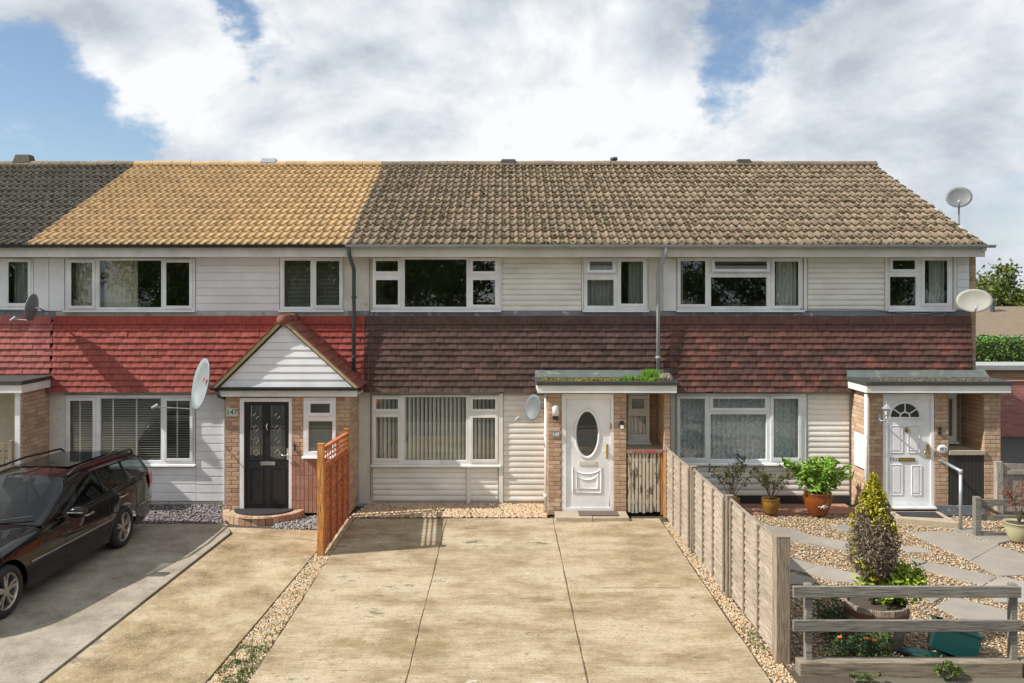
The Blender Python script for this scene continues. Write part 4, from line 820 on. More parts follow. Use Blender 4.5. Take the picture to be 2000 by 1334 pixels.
# ---------------------------------------------------------------- house D (151)
XD = 2.965
hD = thing('terraced_house', 'end terraced house with mottled brown roof, red-brown hung tiles and fanlight door', 'house', (6, F, 0), 'terrace houses')
roof(hD, XD+.005, 19, OLDROOF, OLDROOF, 1700); eaves(hD, XD+.002, 8.86, FASCD); gutter(hD, 2.952, 8.98, PLASTG, joints=(3.6, 4.4, 5.2, 6.2, 7.2, 8.2))
U1, U2, L1 = (1322, 1566, 503, 605), (1733, 1858, 502, 604), (1320, 1573, 768, 903)
shell(hD, PX(1287)+.001, 8.78, [hole(U1), hole(U2), hole(L1)])
window(hD, PX(1322), PX(1566), PZ(605), PZ(503), [lt(1328, 1376, 510, 594, 's'), lt(1394, 1495, 511, 526, 'o'), lt(1387, 1497, 541, 599, 'f'), lt(1511, 1557, 511, 597, 's')])
window(hD, PX(1733), PX(1858), PZ(604), PZ(502), [lt(1741, 1784, 509, 526, 's'), lt(1736, 1788, 540, 598, 'f'), lt(1803, 1847, 509, 592, 's')])
window(hD, PX(1320), PX(1573), PZ(903), PZ(768), [lt(1327, 1375, 778, 893, 's'), lt(1391, 1492, 778, 796, 's'), lt(1386, 1496, 808, 897, 'f'), lt(1509, 1557, 778, 893, 's')])
cladding(hD, PX(1577), PX(1726), PZ(607), PZ(501), .104, CLADC); cladding(hD, PX(1868), PX(1892), PZ(606), PZ(501), .15, CLADW, bull=False)
for a in (1571.5, 1729.5, 1863): MB().box(PX(a-3), PX(a+3), F-.05, F-.001, PZ(607), PZ(502)).build('trim', UPVC2, hD)
MB().box(PX(1295), PX(1320), F-.04, F-.001, PZ(607), PZ(505)).build('panel', CLADW, hD)
cladding(hD, PX(1577), PX(1657), .16, PZ(767), .104, CLADC); cladding(hD, PX(1320), PX(1576.5), .16, PZ(909), .104, CLADC)
MB().box(PX(1310), PX(1319), F-.02, F-.001, 0, PZ(766)).build('pilaster', RENDER, hD)
MB().box(PX(1320), PX(1658), F-.05, F-.001, -.02, .155).build('plinth', BLKB, hD)
flash(hD, PX(1286)+.002, PX(1892)); hang(hD, PX(1287)+.003, PX(1892), MIXT)
bricks(hD, (PX(1893), F-.03), (1, 0), .115, 2.1, PZ(500), name='end_pier', thick=.12); bricks(hD, (8.885, F-.03), (0, 1), 4.0, 0, PZ(500), name='gable_wall', thick=.09, as_stuff=True)
b = MB(); b.add([(8.80, RY-4.3, 4.75), (8.80, RY+4.3, 4.75), (8.80, RY, 6.9)], [(0, 1, 2)]); b.build('gable_top', BRICKP, hD)
for a, b2 in (((8.84, PITCH_Y0, PITCH_Z0-.02), (8.84, RY, RZ_-.03)),):
    m = MB(); m.add([(8.80, a[1], a[2]-.10), (8.86, a[1], a[2]-.10), (8.86, a[1], a[2]+.01), (8.80, a[1], a[2]+.01), (8.80, b2[1], b2[2]-.10), (8.86, b2[1], b2[2]-.10), (8.86, b2[1], b2[2]+.01), (8.80, b2[1], b2[2]+.01)], [(0, 1, 2, 3), (1, 5, 6, 2), (3, 2, 6, 7), (0, 4, 5, 1), (7, 6, 5, 4), (0, 3, 7, 4)]); m.build('verge', FASCD, hD)
XQ = dict(pl=PX(1697, PYF), d0=PX(1725, PYF), d1=PX(1825, PYF), p1=PX(1853, PYF), o1=PX(1922, PYF), pr=PX(1955, PYF), c0=PX(1691, 14.84), c1=PX(1980, 14.84), cy=14.84)
T = canopy_porch(hD, XQ, None, False, None)
pipe(hD, PX(1692, 15.0), .02, PZ(770, 15.0), PIPEW, 15.0, r=.033, name='porch_downpipe')
tuft(900, XQ['c0']+.3, XQ['c1']-.3, 14.88, 15.4, zc, .02, leafm('dead_moss', (.14, .12, .08), (.2, .17, .11), (.26, .22, .15)), 'canopy_moss', hD)
fr, a, b_, zb, zt, y = white_door(hD, XQ['d0'], XQ['d1'], T)
lf = MB().plate(a, b_, zb, zt, [], y+.025, y+.06).build('door_leaf', UPVC, fr)
fc = (PX(1769, PYF), PZ(815, PYF)); fw_, fh = 31/109, 30/109
m = MB(); n = 24; m.v = [(fc[0], y+.022, fc[1])]+[(fc[0]+fw_*.92*math.cos(math.pi*i/n), y+.022, fc[1]+fh*.9*math.sin(math.pi*i/n)) for i in range(n+1)]; m.f = [(0, i+1, i+2) for i in range(n)]; m.build('fanlight_pane', M('dark_glazing', (.03, .04, .035), .06, 3, spec=.8), fr)
ring(fc[0], fc[1], fw_*.90, fh*.88, fw_*1.08, fh*1.08, y+.008, y+.026, 24, 0, math.pi).build('fanlight_moulding', UPVC, fr, True)
MB().box(fc[0]-fw_*1.08, fc[0]+fw_*1.08, y+.008, y+.024, fc[1]-.03, fc[1]).build('fanlight_base', UPVC, fr)
for an in (36, 90, 144): MB().tube([(fc[0]+.09*math.cos(math.radians(an)), y+.018, fc[1]+.09*math.sin(math.radians(an))), (fc[0]+fw_*.93*math.cos(math.radians(an)), y+.018, fc[1]+fh*.92*math.sin(math.radians(an)))], .012, 6).build('glazing_bar', UPVC, fr)
ring(fc[0], fc[1], .075, .075, .10, .10, y+.010, y+.024, 14, 0, math.pi).build('fanlight_hub', UPVC, fr, True)
for (pa, pb, za, zb2) in ((1742, 1763, 833, 884), (1776, 1797, 833, 884), (1742, 1763, 909, 966), (1783, 1800, 911, 967)):
    q = (PX(pa, PYF), PX(pb, PYF), PZ(zb2, PYF), PZ(za, PYF)); MB().plate(q[0]-.012, q[1]+.012, q[2]-.012, q[3]+.012, [q], y+.013, y+.0245).build('panel_moulding', UPVC, fr, bevel=.005)
    MB().box(q[0]+.03, q[1]-.03, y+.016, y+.0245, q[2]+.03, q[3]-.03).build('panel_field', UPVC, fr, bevel=.006)
MB().box(PX(1756, PYF), PX(1788, PYF), y+.006, y+.0245, PZ(901.5, PYF), PZ(894.5, PYF)).build('letterbox', BRASSD, fr, bevel=.003); MB().box(PX(1758, PYF), PX(1786, PYF), y+.003, y+.0055, PZ(900, PYF), PZ(896, PYF)).build('letterbox_flap', BRASS, fr)
MB().lathe([(0, -.05), (.03, -.03), (.034, .0), (.02, .045), (0, .05)], (PX(1772, PYF), y+.0, PZ(840, PYF)), 10).build('knocker', BRASSD, fr, True)
MB().box(PX(1811, PYF), PX(1816, PYF), y+.008, y+.0245, PZ(895, PYF), PZ(868, PYF)).build('handle_plate', BRASS, fr, bevel=.003); MB().tube([(PX(1814, PYF), y+.01, PZ(882, PYF)), (PX(1814, PYF), y-.03, PZ(882, PYF)), (PX(1804, PYF), y-.035, PZ(883, PYF))], .011, 8).build('handle', BRASS, fr, True)
obj('numerals', text_mesh('151', .095, .003), M('pewter_digits', (.16, .16, .165), .5, 3), fr, (PX(1746.5, PYF), y+.020, PZ(898, PYF)), (math.pi/2, 0, 0))
pq = MB().lathe([(0, .0), (.001, -.012), (.09, -.012), (.098, .0), (.09, .004)], (0, 0, 0), 28); pq.v = [(PX(1840, PYF)+v[0], PYF-.010+v[2]-.004, PZ(877, PYF)+v[1]*.8) for v in pq.v]; pq = pq.build('number_plaque', WHITE, hD, True)
obj('numerals', text_mesh('151', .075), INK, pq, (PX(1840, PYF), PYF-.029, PZ(877, PYF)), (math.pi/2, 0, 0))
for zz in (848, 840): MB().box(PX(1831, PYF), PX(1838, PYF), PYF-.03, PYF-.008, PZ(zz, PYF), PZ(zz-6, PYF)).build('doorbell', PLASTB, hD, bevel=.004)
mb_ = MB().box(XQ['pl']-.05, XQ['pl']-.006, PYF+.08, PYF+.52, PZ(913, 15.3), PZ(848, 15.3)).build('meter_box', UPVC, hD, bevel=.006)
lm = thing('wall_lantern', 'silver coach lantern on brick pier beside fanlight door', 'lamp', (PX(1719, PYF), PYF-.09, PZ(826, PYF)))
lx, ly = PX(1724, PYF), PYF-.17; z_ = PZ(806, PYF)
MB().lathe([(.035, -.01), (.055, .10), (.0, .10)], (lx, ly, z_), 6).build('glass_body', M('frosted_glass', (.6, .62, .62), .2, 3), lm); MB().lathe([(.10, .10), (.05, .14), (.02, .17), (.014, .22), (0, .23)], (lx, ly, z_), 6).build('cap', STEEL, lm); MB().lathe([(0, -.05), (.03, -.03), (.04, -.01), (.0, -.009)], (lx, ly, z_), 8).build('base', STEEL, lm)
for k in range(6): t = k*math.pi/3; MB().tube([(lx+.037*math.cos(t), ly+.037*math.sin(t), z_-.01), (lx+.058*math.cos(t), ly+.058*math.sin(t), z_+.10)], .004, 5).build('rib', STEEL, lm)
MB().tube([(lx, ly, z_-.04), (lx-.01, ly+.03, z_-.12), (lx-.05, PYF-.05, z_-.14), (lx-.07, PYF-.008, z_-.10)], .014, 8).build('bracket', STEEL, lm, True); MB().box(lx-.10, lx-.04, PYF-.02, PYF-.008, z_-.20, z_-.02).build('back_plate', STEEL, lm, bevel=.006)
MB().box(XQ['p1'], XQ['o1'], PYF+.03, F-.05, PZ(882, PYF)-.06, PZ(882, PYF)-.005).build('store_roof', STEP, hD); MB().box(XQ['p1']-.005, XQ['o1']+.01, PYF-.035, PYF+.029, PZ(888, PYF), PZ(880, PYF)).build('store_sill', STEP, hD)
window(hD, PX(1838, 15.75), PX(1866, 15.75), PZ(861, 15.75), PZ(768, 15.75), [lt(1843, 1860, 778, 852, 'f', 15.75)], y=15.75, name='recess_window')
gt = thing('store_gate', 'black slatted store gate under the porch beside fanlight door', 'gate', ((XQ['p1']+XQ['o1'])/2, PYF, 0))
for k in range(9): xx = XQ['p1']+.01+(XQ['o1']-XQ['p1']-.02)*(k+.5)/9; MB().box(xx-.032, xx+.032, PYF+.0, PYF+.02, .19, PZ(889, PYF)).build('slat', BLKW, gt)
for zz in (.3, .95): MB().box(XQ['p1']+.01, XQ['o1']-.01, PYF+.0205, PYF+.045, zz, zz+.07).build('rail', BLKW, gt)
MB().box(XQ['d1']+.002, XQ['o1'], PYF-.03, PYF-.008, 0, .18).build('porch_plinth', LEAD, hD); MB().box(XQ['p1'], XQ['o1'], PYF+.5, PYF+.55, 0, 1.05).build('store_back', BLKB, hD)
MB().box(XQ['d0']+.01, XQ['d1']-.0, PYF-.06, PYF+.0, 0, .125).build('door_plinth', BLKB, hD); MB().box(XQ['d0'], XQ['d1'], PYF-.09, PYF+.0, .126, .158).build('threshold', UPVC, hD)
MB().prism([(PX(1742, 14.7), 14.55), (PX(1862, 14.4), 14.22), (PX(1838, 14.9), 14.97), (PX(1742, 14.9), 14.97)], -.05, .09).build('door_step', STEP, hD, bevel=.012)
tag(MB().prism([(PX(1757, 14.7), 14.62), (PX(1843, 14.5), 14.50), (PX(1828, 14.85), 14.88), (PX(1750, 14.85), 14.88)], .091, .103).build('door_mat', RUB), 'dark ribbed door mat on the concrete step at fanlight door', 'mat')
ed = MB().box(PX(1470, 14.9), PX(1690, 14.9), 15.12, 15.79, -.1, .015).build('planting_ledge', BRICKP, hD)
# roof vents and pipe
for hs, px, w, dz, m in ((hA, 46, .42, .16, DARKROOF), (hB, 525, .40, .07, PLASTG), (hC, 993, .40, .05, BLKW), (hD, 1452, .36, .05, BLKW)):
    x = (px-CX)*RY/FPX; MB().add([(x-w/2, RY-.12, RZ_+.04), (x+w/2, RY-.12, RZ_+.04), (x+w/2, RY+.2, RZ_+.04), (x-w/2, RY+.2, RZ_+.04), (x-w*.4, RY-.06, RZ_+.08+dz), (x+w*.4, RY-.06, RZ_+.08+dz), (x+w*.4, RY+.14, RZ_+.08+dz), (x-w*.4, RY+.14, RZ_+.08+dz)], [(4, 5, 6, 7), (0, 1, 5, 4), (1, 2, 6, 5), (2, 3, 7, 6), (3, 0, 4, 7)]).build('ridge_vent', m, hs, bevel=.015)
x = (1199-CX)*20.5/FPX; MB().lathe([(.07, -.35), (.07, .09), (.085, .10), (.085, .14), (.06, .15), (.06, .17), (.09, .18), (.09, .25), (0, .26)], (x, 20.5, RZ_), 14).build('flue_pipe', PLASTDG, hC, True)
# ---------------------------------------------------------------- curtains and blinds
cz0, cz1 = PZ(603), PZ(504)
curtain('cream curtain at left of the wide upper window under the tan roof', PX(140), PX(178), cz0, cz1, CURTG, waves=4); curtain('cream curtain drawn across middle pane of the wide upper window under the tan roof', PX(196), PX(262), cz0, cz1, CURTG, waves=6)
venetian('open venetian blind in small upper window under the tan roof', PX(552), PX(668), cz0, cz1)
venetian('dark wooden venetian blind with tapes behind ground floor window by parked car', PX(134), PX(379), PZ(902), PZ(773), pitch=.045, tapes=rx(152, 217, 263, 311, 343))
venetian('pale venetian blind in the gabled porch window', pl+wA_+.03, pl+wB_-.03, wz0+.02, PZ(818, PYF), y=PYF+.14)
vertical_blind('cream vertical blind behind the ground floor window beside the oval-glass door', PX(731), PX(973), PZ(903), PZ(774))
curtain('net curtain in small upper window above the mossy porch canopy', PX(1143), PX(1202), cz0, cz1, M('grey_net', (.34, .35, .34), .9, 5, stretch=(6, 6, .6)), waves=7, amp=.02); curtain('net curtain in right light above the mossy porch canopy', PX(1230), PX(1260), cz0, cz1, MATS['grey_net'], waves=4, amp=.02)
curtain('red curtain edge in the wide upper window of the end house', PX(1508), PX(1522), cz0, cz1, CURTR, waves=2); curtain('pale curtain in the wide upper window of the end house', PX(1520), PX(1560), cz0, cz1, CURT, F+.12, waves=5); curtain('narrow pale curtain at left of the wide upper window of the end house', PX(1325), PX(1337), cz0, cz1, CURT, waves=2)
curtain('pale curtain in the small upper window of the end house', PX(1823), PX(1853), cz0, cz1, CURT, waves=4)
NET2 = M('lace_net', [(.35, (.36, .40, .43)), (.55, (.62, .65, .67)), (.7, (.80, .82, .83))], .9, 14, 4, stretch=(2, 2, 1.2))
curtain('lace net curtain across the ground floor window of the end house', PX(1323), PX(1570), PZ(901), PZ(770), NET2, waves=26, amp=.018)
curtain('grey drape in far left upper window', PX(18), PX(64), cz0, cz1, MATS['grey_net'], waves=4)
# ================================================================= SATELLITE DISHES
def dish(label, c, nrm, w, h, mat, mount, lnbv=.45, arm_end=None):
    t = thing('satellite_dish', label, 'satellite dish', tuple(mount)); c = Vector(c); nv = Vector(nrm).normalized(); up = Vector((0, 0, 1)); u = up.cross(nv).normalized(); v = nv.cross(u)
    b = MB(); n, m = 28, 5
    for side in (0, 1):
        for i in range(m+1):
            for k in range(n):
                r = i/m; a = 2*math.pi*k/n; b.v.append(tuple(c+u*(w/2*r*math.cos(a))+v*(h/2*r*math.sin(a))+nv*(.11*h*(r*r-1)-(.012 if side else 0))))
    o = (m+1)*n
    for i in range(m):
        for k in range(n):
            k2 = (k+1) % n; b.f.append((i*n+k, i*n+k2, (i+1)*n+k2, (i+1)*n+k)); b.f.append((o+i*n+k2, o+i*n+k, o+(i+1)*n+k, o+(i+1)*n+k2))
    for k in range(n): k2 = (k+1) % n; b.f.append((m*n+k, m*n+k2, o+m*n+k2, o+m*n+k))
    b.build('reflector', mat, t, True)
    bot = c-v*(h*.48); tip = c+nv*(lnbv*w*1.15+.12)-v*(h*.52)
    MB().tube([bot-nv*.02, bot+(tip-bot)*.9, tip], .011, 8).build('arm', STEEL, t); d = (c-tip).normalized()
    MB().tube([tip-d*.05, tip+d*.01, tip+d*.06], [.022, .028, .033], 10).build('receiver', PLASTG, t)
    bk = c-nv*(.11*h+.01); mt = Vector(mount); MB().tube([bk, bk-nv*.07, mt+(bk-nv*.07-mt)*.35, mt], .018, 8).build('mount', STEEL, t); return t
d1 = dish('large grey oval dish with red mark on bracket beside the gabled porch', (PX(391, 15.12), 15.12, PZ(750, 15.12)), (-.74, -.67, .2), .66, .94, DISHG, (PX(420), F-.02, PZ(760)), .8)
q = MB().add([(PX(385, 15.0), 0, 0)], []); nv = Vector((-.74, -.67, .2)).normalized(); cc = Vector((PX(391, 15.12), 15.12, PZ(750, 15.12))); uu = Vector((0, 0, 1)).cross(nv).normalized(); vv = nv.cross(uu)
q = MB(); pts = [cc+uu*a+vv*b2-nv*.074 for a, b2 in ((-.05, .10), (.02, .13), (.06, .10), (.0, .05), (.05, .0), (-.02, .03))]; q.add([tuple(p+nv*.02) for p in pts], [(0, 1, 2, 3), (0, 3, 5), (3, 4, 5)]); q.build('red_mark', RED, d1)
dish('small grey mesh dish on arm beside white downpipe of oval-glass door porch', (PX(1040, 15.35), 15.35, PZ(796, 15.35)), (-.72, -.66, .2), .40, .48, DISHM, (PX(1062, 15.6), F-.03, PZ(797)), .5)
dish('small dish seen edge-on under far left upper window', (PX(61, 15.3), 15.3, PZ(600, 15.3)), (-.98, -.12, .15), .55, .50, DISHM, (PX(88), F-.05, PZ(606)), .25)
d4 = dish('round mesh dish on tall mast above the gable end of roof', (PX(1873, 17.6), 17.6, PZ(385, 17.6)), (-.45, -.86, .25), .50, .45, DISHM, (PX(1880, 17.6), 17.72, PZ(400, 17.6)), .4)
MB().tube([(PX(1880, 17.6), 17.74, PZ(392, 17.6)), (PX(1880, 17.6), 17.74, 4.5)], .02, 8).build('mast', STEEL, d4); MB().tube([(PX(1880, 17.6), 17.74, 4.6), (8.88, 17.74, 4.6)], .016, 6).build('mast_bracket', STEEL, d4)
dish('pale wide dish on the brick corner of the end house', (PX(1903, 15.4), 15.4, PZ(587, 15.4)), (-.42, -.88, .22), .60, .44, DISHC, (PX(1890), F-.05, PZ(606)), .4)
cb = MB().tube([(PX(1560), F-.05, PZ(603.5)), (PX(1700), F-.05, PZ(604)), (PX(1760), F-.07, PZ(611)), (PX(1800), F-.075, PZ(613)), (PX(1845), F-.07, PZ(608)), (PX(1892), F-.04, PZ(601))], .007, 6).build('cable', PLASTG, hD)
# ================================================================= FENCES
def lap_panel(parent, X, ya, yb, z0, zta, ztb, face, mat, nb=9, battens=4, thick=.012, trellis=0):
    """lapped fence panel in the plane x = X running from ya to yb; face = -1/+1 is the side that shows"""
    pn = sub('panel', parent); top = lambda y: zta+(ztb-zta)*(y-ya)/(yb-ya)-trellis
    for i in range(nb):
        f0, f1 = i/nb, min(1, (i+1)/nb+.035); w = R.uniform(-.008, .008); V = []
        for y in (ya+.004, yb-.004):
            za, zb = z0+(top(y)-z0)*f0+w*R.random(), z0+(top(y)-z0)*f1
            V += [(X+face*.034, y, za), (X+face*.002, y, zb), (X+face*.002-face*thick, y, zb), (X+face*.034-face*thick, y, za)]
        obj('board', MB().add(V, [(0, 1, 5, 4), (1, 2, 6, 5), (2, 3, 7, 6), (3, 0, 4, 7), (0, 3, 2, 1), (4, 5, 6, 7)]).mesh('board'), mat, pn)
    for k in range(battens):
        y = ya+.02+(yb-ya-.04)*k/(battens-1); MB().box(min(X+face*.031, X+face*.052), max(X+face*.031, X+face*.052), y-.018, y+.018, z0, top(y)).build('batten', mat, pn)
    V = []
    for y in (ya, yb): V += [(X-.025, y, top(y)+.001), (X+.045*face+.005, y, top(y)+.001), (X+.045*face+.005, y, top(y)+.03), (X-.025, y, top(y)+.03)]
    MB().add(V, [(0, 1, 2, 3), (4, 7, 6, 5), (0, 4, 5, 1), (1, 5, 6, 2), (2, 6, 7, 3), (3, 7, 4, 0)]).build('capping', mat, pn)
    if trellis:
        for k in range(11):
            y = ya+.03+(yb-ya-.06)*k/10; MB().box(X+.016, X+.028, y-.012, y+.012, top(y)+.031, top(y)+trellis-.03).build('trellis_upright', mat, pn)
        for k in range(4):
            V = []
            for y in (ya+.01, yb-.01): z = top(y)+.05+(trellis-.10)*k/3; V += [(X+.004, y, z-.012), (X+.0155, y, z-.012), (X+.0155, y, z+.012), (X+.004, y, z+.012)]
            MB().add(V, [(0, 1, 2, 3), (4, 7, 6, 5), (0, 4, 5, 1), (1, 5, 6, 2), (2, 6, 7, 3), (3, 7, 4, 0)]).build('trellis_rail', mat, pn)
        V = []
        for y in (ya, yb): V += [(X-.02, y, top(y)+trellis-.029), (X+.05, y, top(y)+trellis-.029), (X+.05, y, top(y)+trellis), (X-.02, y, top(y)+trellis)]
        MB().add(V, [(0, 1, 2, 3), (4, 7, 6, 5), (0, 4, 5, 1), (1, 5, 6, 2), (2, 6, 7, 3), (3, 7, 4, 0)]).build('trellis_cap', mat, pn)
def post(parent, X, Y, z1, mat, w=.10):
    p = MB().box(X-w/2, X+w/2, Y-w/2, Y+w/2, -.3, z1).build('post', mat, parent, bevel=.004); MB().box(X-w/2-.003, X+w/2+.003, Y-w/2-.003, Y+w/2+.003, z1+.001, z1+.014).build('post_cap', mat, p, bevel=.004); return p
fo = thing('trellis_fence', 'orange stained lap fence with lattice top beside gabled porch', 'fence', (-2.8, 12.8, 0))
post(fo, -2.79, 12.78, 1.68, ORP, .10); lap_panel(fo, -2.79, 12.84, 14.82, .03, 1.63, 1.52, 1, ORW, 10, 5, trellis=.34); post(fo, -2.80, 14.90, 1.56, ORP, .08)
fl = thing('panel_fence', 'weathered brown lap fence with three panels between drive and gravel garden', 'fence', (2.95, 11.8, 0))
fy = [14.86, 12.91, 11.02, 9.13]; fxx = [2.86, 2.91, 2.955, 3.02]; ft = [1.17, 1.30, 1.31, 1.33]
for k in range(3):
    Xm = (fxx[k]+fxx[k+1])/2; lap_panel(fl, Xm, fy[k+1]+.06, fy[k]-.06, .04, ft[k+1]-.03, ft[k]-.03+(.1 if k == 0 else 0), -1, WOODY, 13, 4)
for k in (1, 2): post(fl, fxx[k], fy[k], ft[k]+.01, WOODP, .09)
post(fl, 3.01, fy[3], 1.345, WOODP, .15); MB().box(2.83, 2.89, 14.83, 14.93, 0, 1.15).build('end_post', ORP, fl)
fr2 = thing('rail_fence', 'low grey two-rail timber fence with sleeper base in front of gravel garden', 'fence', (4.2, 8.9, 0)); ry = 8.86
s = FPX/ry
for (za, zb) in ((1165, 1143), (1231, 1209)):
    MB().box(PX(1547, ry), PX(1990, ry), ry-.045, ry-.006, PZ(za, ry), PZ(zb, ry)).build('rail', WOODX, fr2, bevel=.005)
for px in (1580, 1981): MB().box(PX(px-6.5, ry), PX(px+6.5, ry), ry-.005, ry+.07, -.1, PZ(1141, ry)).build('post', WOODX, fr2, bevel=.005)
MB().box(PX(1558, ry), PX(1992, ry), ry-.06, ry+.09, -.1, PZ(1289, ry)).build('sleeper', wood('sleeper_wood', (.24, .20, .15), (.5, 8, 9)), fr2, bevel=.015); MB().box(PX(1994, ry), PX(2080, ry), ry-.06, ry+.09, -.1, PZ(1289, ry)).build('sleeper', MATS['sleeper_wood'], fr2, bevel=.015)
f3 = thing('post_and_rail_fence', 'short dark post and rail fence beside metal handrail', 'fence', (7.9, 13.7, 0)); X3, Y3 = G(1908, 1046)
MB().box(X3-.05, X3+.05, Y3-.05, Y3+.05, -.1, PZ(970, Y3)).build('post', WOODX, f3, bevel=.006)
for (za, zb) in ((988, 975), (1016, 1006)): MB().box(X3+.051, X3+1.6, Y3-.02, Y3+.02, PZ(za, Y3), PZ(zb, Y3)).build('rail', WOODX, f3)
MB().tube([(X3+.06, Y3+.03, PZ(986, Y3)), (X3+.5, Y3+.05, PZ(1012, Y3))], .025, 6).build('brace', WOODX, f3); MB().box(X3+.051, X3+1.6, Y3-.04, Y3+.04, -.05, .06).build('base_board', WOODX, f3)
g4 = thing('side_gate', 'grey weathered vertical board gate at the side of the end house', 'gate', (9.3, 14.6, 0)); Y4 = 15.0
MB().box(PX(1944, Y4), PX(1956, Y4), Y4-.05, Y4+.05, 0, PZ(901, Y4)).build('post', GREYW, g4)
for k in range(9): MB().box(PX(1957, Y4)+k*.125, PX(1957, Y4)+k*.125+.12, Y4, Y4+.018, .05, PZ(905, Y4)-.004*k).build('board', GREYW, g4)
V = MB().box(PX(1957, Y4), PX(1957, Y4)+1.13, Y4-.03, Y4-.001, PZ(926, Y4), PZ(918, Y4)); V.build('rail', GREYW, g4); MB().box(PX(1957, Y4), PX(1957, Y4)+1.13, Y4-.03, Y4-.001, PZ(998, Y4), PZ(990, Y4)).build('rail', GREYW, g4)
hx, hy = G(1876, 1035); hz = PZ(920, hy)
hrl = thing('handrail', 'galvanised tube handrail beside the step of fanlight door', 'handrail', (hx, hy, 0)); MB().tube([(hx, hy, -.05), (hx, hy, hz)], .026, 12).build('post', STEEL, hrl, True)
MB().tube([(hx, hy, hz), (PX(1836, PYF), PYF-.03, PZ(898, PYF))], .026, 12).build('rail', STEEL, hrl, True); MB().tube([(hx, hy, hz-.05), (hx, hy, hz+.03)], .034, 12).build('elbow', STEEL, hrl, True); MB().lathe([(.0, 0), (.045, 0), (.045, .02), (0, .02)], (PX(1835, PYF), PYF-.04, PZ(899, PYF)), 12).build('wall_flange', STEEL, hrl)
# ================================================================= PLANTS
def potprof(r, h, belly=1.12): return [(0, 0), (r*.62, 0), (r*.66, .01), (r*.9*belly/1.05, h*.45), (r*belly*.97, h*.75), (r*.98, h*.95), (r*1.04, h*.97), (r*1.04, h), (r*.92, h), (r*.88, h*.9), (0, h*.9)]
def potted(name, label, pos, r, h, mat, cat='potted plant', belly=1.12):
    t = thing(name, label, cat, pos); MB().lathe(potprof(r, h, belly), pos, 26).build('pot', mat, t, True); MB().lathe([(0, h*.91), (r*.9, h*.91)], pos, 18).build('compost', SOIL, t); return t
def twigs(t, pos, h, n, spread, mat=BARK, r=.008):
    ends = []; b = MB()
    for i in range(n):
        a = R.random()*6.283; q = spread*(.3+.7*R.random()); e = Vector((pos[0]+math.cos(a)*q, pos[1]+math.sin(a)*q*.7, pos[2]+h*(.6+.4*R.random()))); m1 = Vector(pos)+(e-Vector(pos))*.5+Vector((R.uniform(-.05, .05), R.uniform(-.05, .05), .05)); b.tube([pos, m1, e], [r, r*.7, r*.35], 5); ends += [m1, e, m1+(e-m1)*.5]
        for k in range(2):
            e2 = m1+(e-m1)*R.random()+Vector((R.uniform(-.12, .12), R.uniform(-.1, .1), R.uniform(.02, .14))); b.tube([m1+(e-m1)*.3, e2], [r*.5, r*.25], 4); ends.append(e2)
    b.build('stems', mat, t); return ends
for lab, (px, py), r, h, hh, mat in (('spindly rose in amber glazed pot below the end house window, next to the terracotta pot', (1505, 1004), .155, .27, .62, AMBER), ('spindly shrub in hidden amber pot behind the lap fence', (1428, 1002), .15, .26, .85, AMBER)):
    x, y = G(px, py); y = min(y, 15.3); t = potted('potted_rose', lab, (x, y, .016), r, h, mat); ends = twigs(t, (x, y, h*.9), hh, 11, .50); P = np.concatenate([blob(e, (.08, .07, .06), 12, .2) for e in ends]); foliage('leaves', P, .05, LF_R, t)
x, y = G(1597, 1006); t = potted('potted_shrub', 'lush bright green shrub in terracotta pot with white painted marks', (x, y, .016), .235, .40, TERRA)
ends = twigs(t, (x, y, .36), .60, 22, .60, r=.010); P = np.concatenate([blob(e, (.10, .09, .09), 15, .2) for e in ends]+[blob((x, y, .58), (.42, .3, .18), 300, .3)]); foliage('leaves', P, .135, leafm('pale_bright_leaf', (.09, .20, .02), (.20, .36, .04), (.34, .50, .10)), t, .30)
mk = MB()
for k in range(9): a = math.radians(20+k*17); mk.tube([(x+.02, y-.232, .22), (x+.02+.11*math.cos(a)*.9, y-.236+abs(math.cos(a))*.02, .22+.07*math.sin(a)*(1 if k % 2 else -.7))], .005, 4)
mk.build('painted_mark', WHITE, t)
bx, by = 4.26, 9.62
t = thing('barrel_planter', 'half oak barrel planter with rusty hoop holding a conifer', 'planter', (bx, by, 0)); n = 18; prof = [(.27, 0), (.315, .15), (.335, .30), (.345, .46)]
for k in range(n):
    a0, a1 = 2*math.pi*k/n+.008, 2*math.pi*(k+1)/n-.008; m = MB()
    for r_, z in prof:
        for rr in (r_, r_-.025):
            for a in (a0, a1): m.v.append((bx+rr*math.cos(a), by+rr*math.sin(a), z+(R.uniform(-.004, .004) if z > .4 else 0)))
    for i in range(3): o = i*4; m.f += [(o, o+1, o+5, o+4), (o+2, o+6, o+7, o+3), (o, o+4, o+6, o+2), (o+1, o+3, o+7, o+5)]
    m.f += [(12, 13, 15, 14), (0, 2, 3, 1)]; obj('stave', m.mesh('stave'), BARREL, t)
MB().lathe([(.339, .33), (.345, .33), (.350, .40), (.344, .40)], (bx, by, 0), 30).build('hoop', HOOP, t); MB().lathe([(0, .42), (.325, .42)], (bx, by, 0), 20).build('soil', SOIL, t)
cf = thing('conifer', 'columnar conifer in barrel with yellow tip and bare grey-brown middle', 'conifer', (bx-.02, by, .42)); MB().tube([(bx-.03, by, .40), (bx-.04, by, .8), (bx-.02, by, 1.7)], [.03, .024, .008], 8).build('trunk', BARK, cf, True)
prof_r = lambda z: np.interp(z, [.70, .80, 1.0, 1.25, 1.5, 1.72, 1.88], [.05, .19, .27, .26, .19, .10, .015])
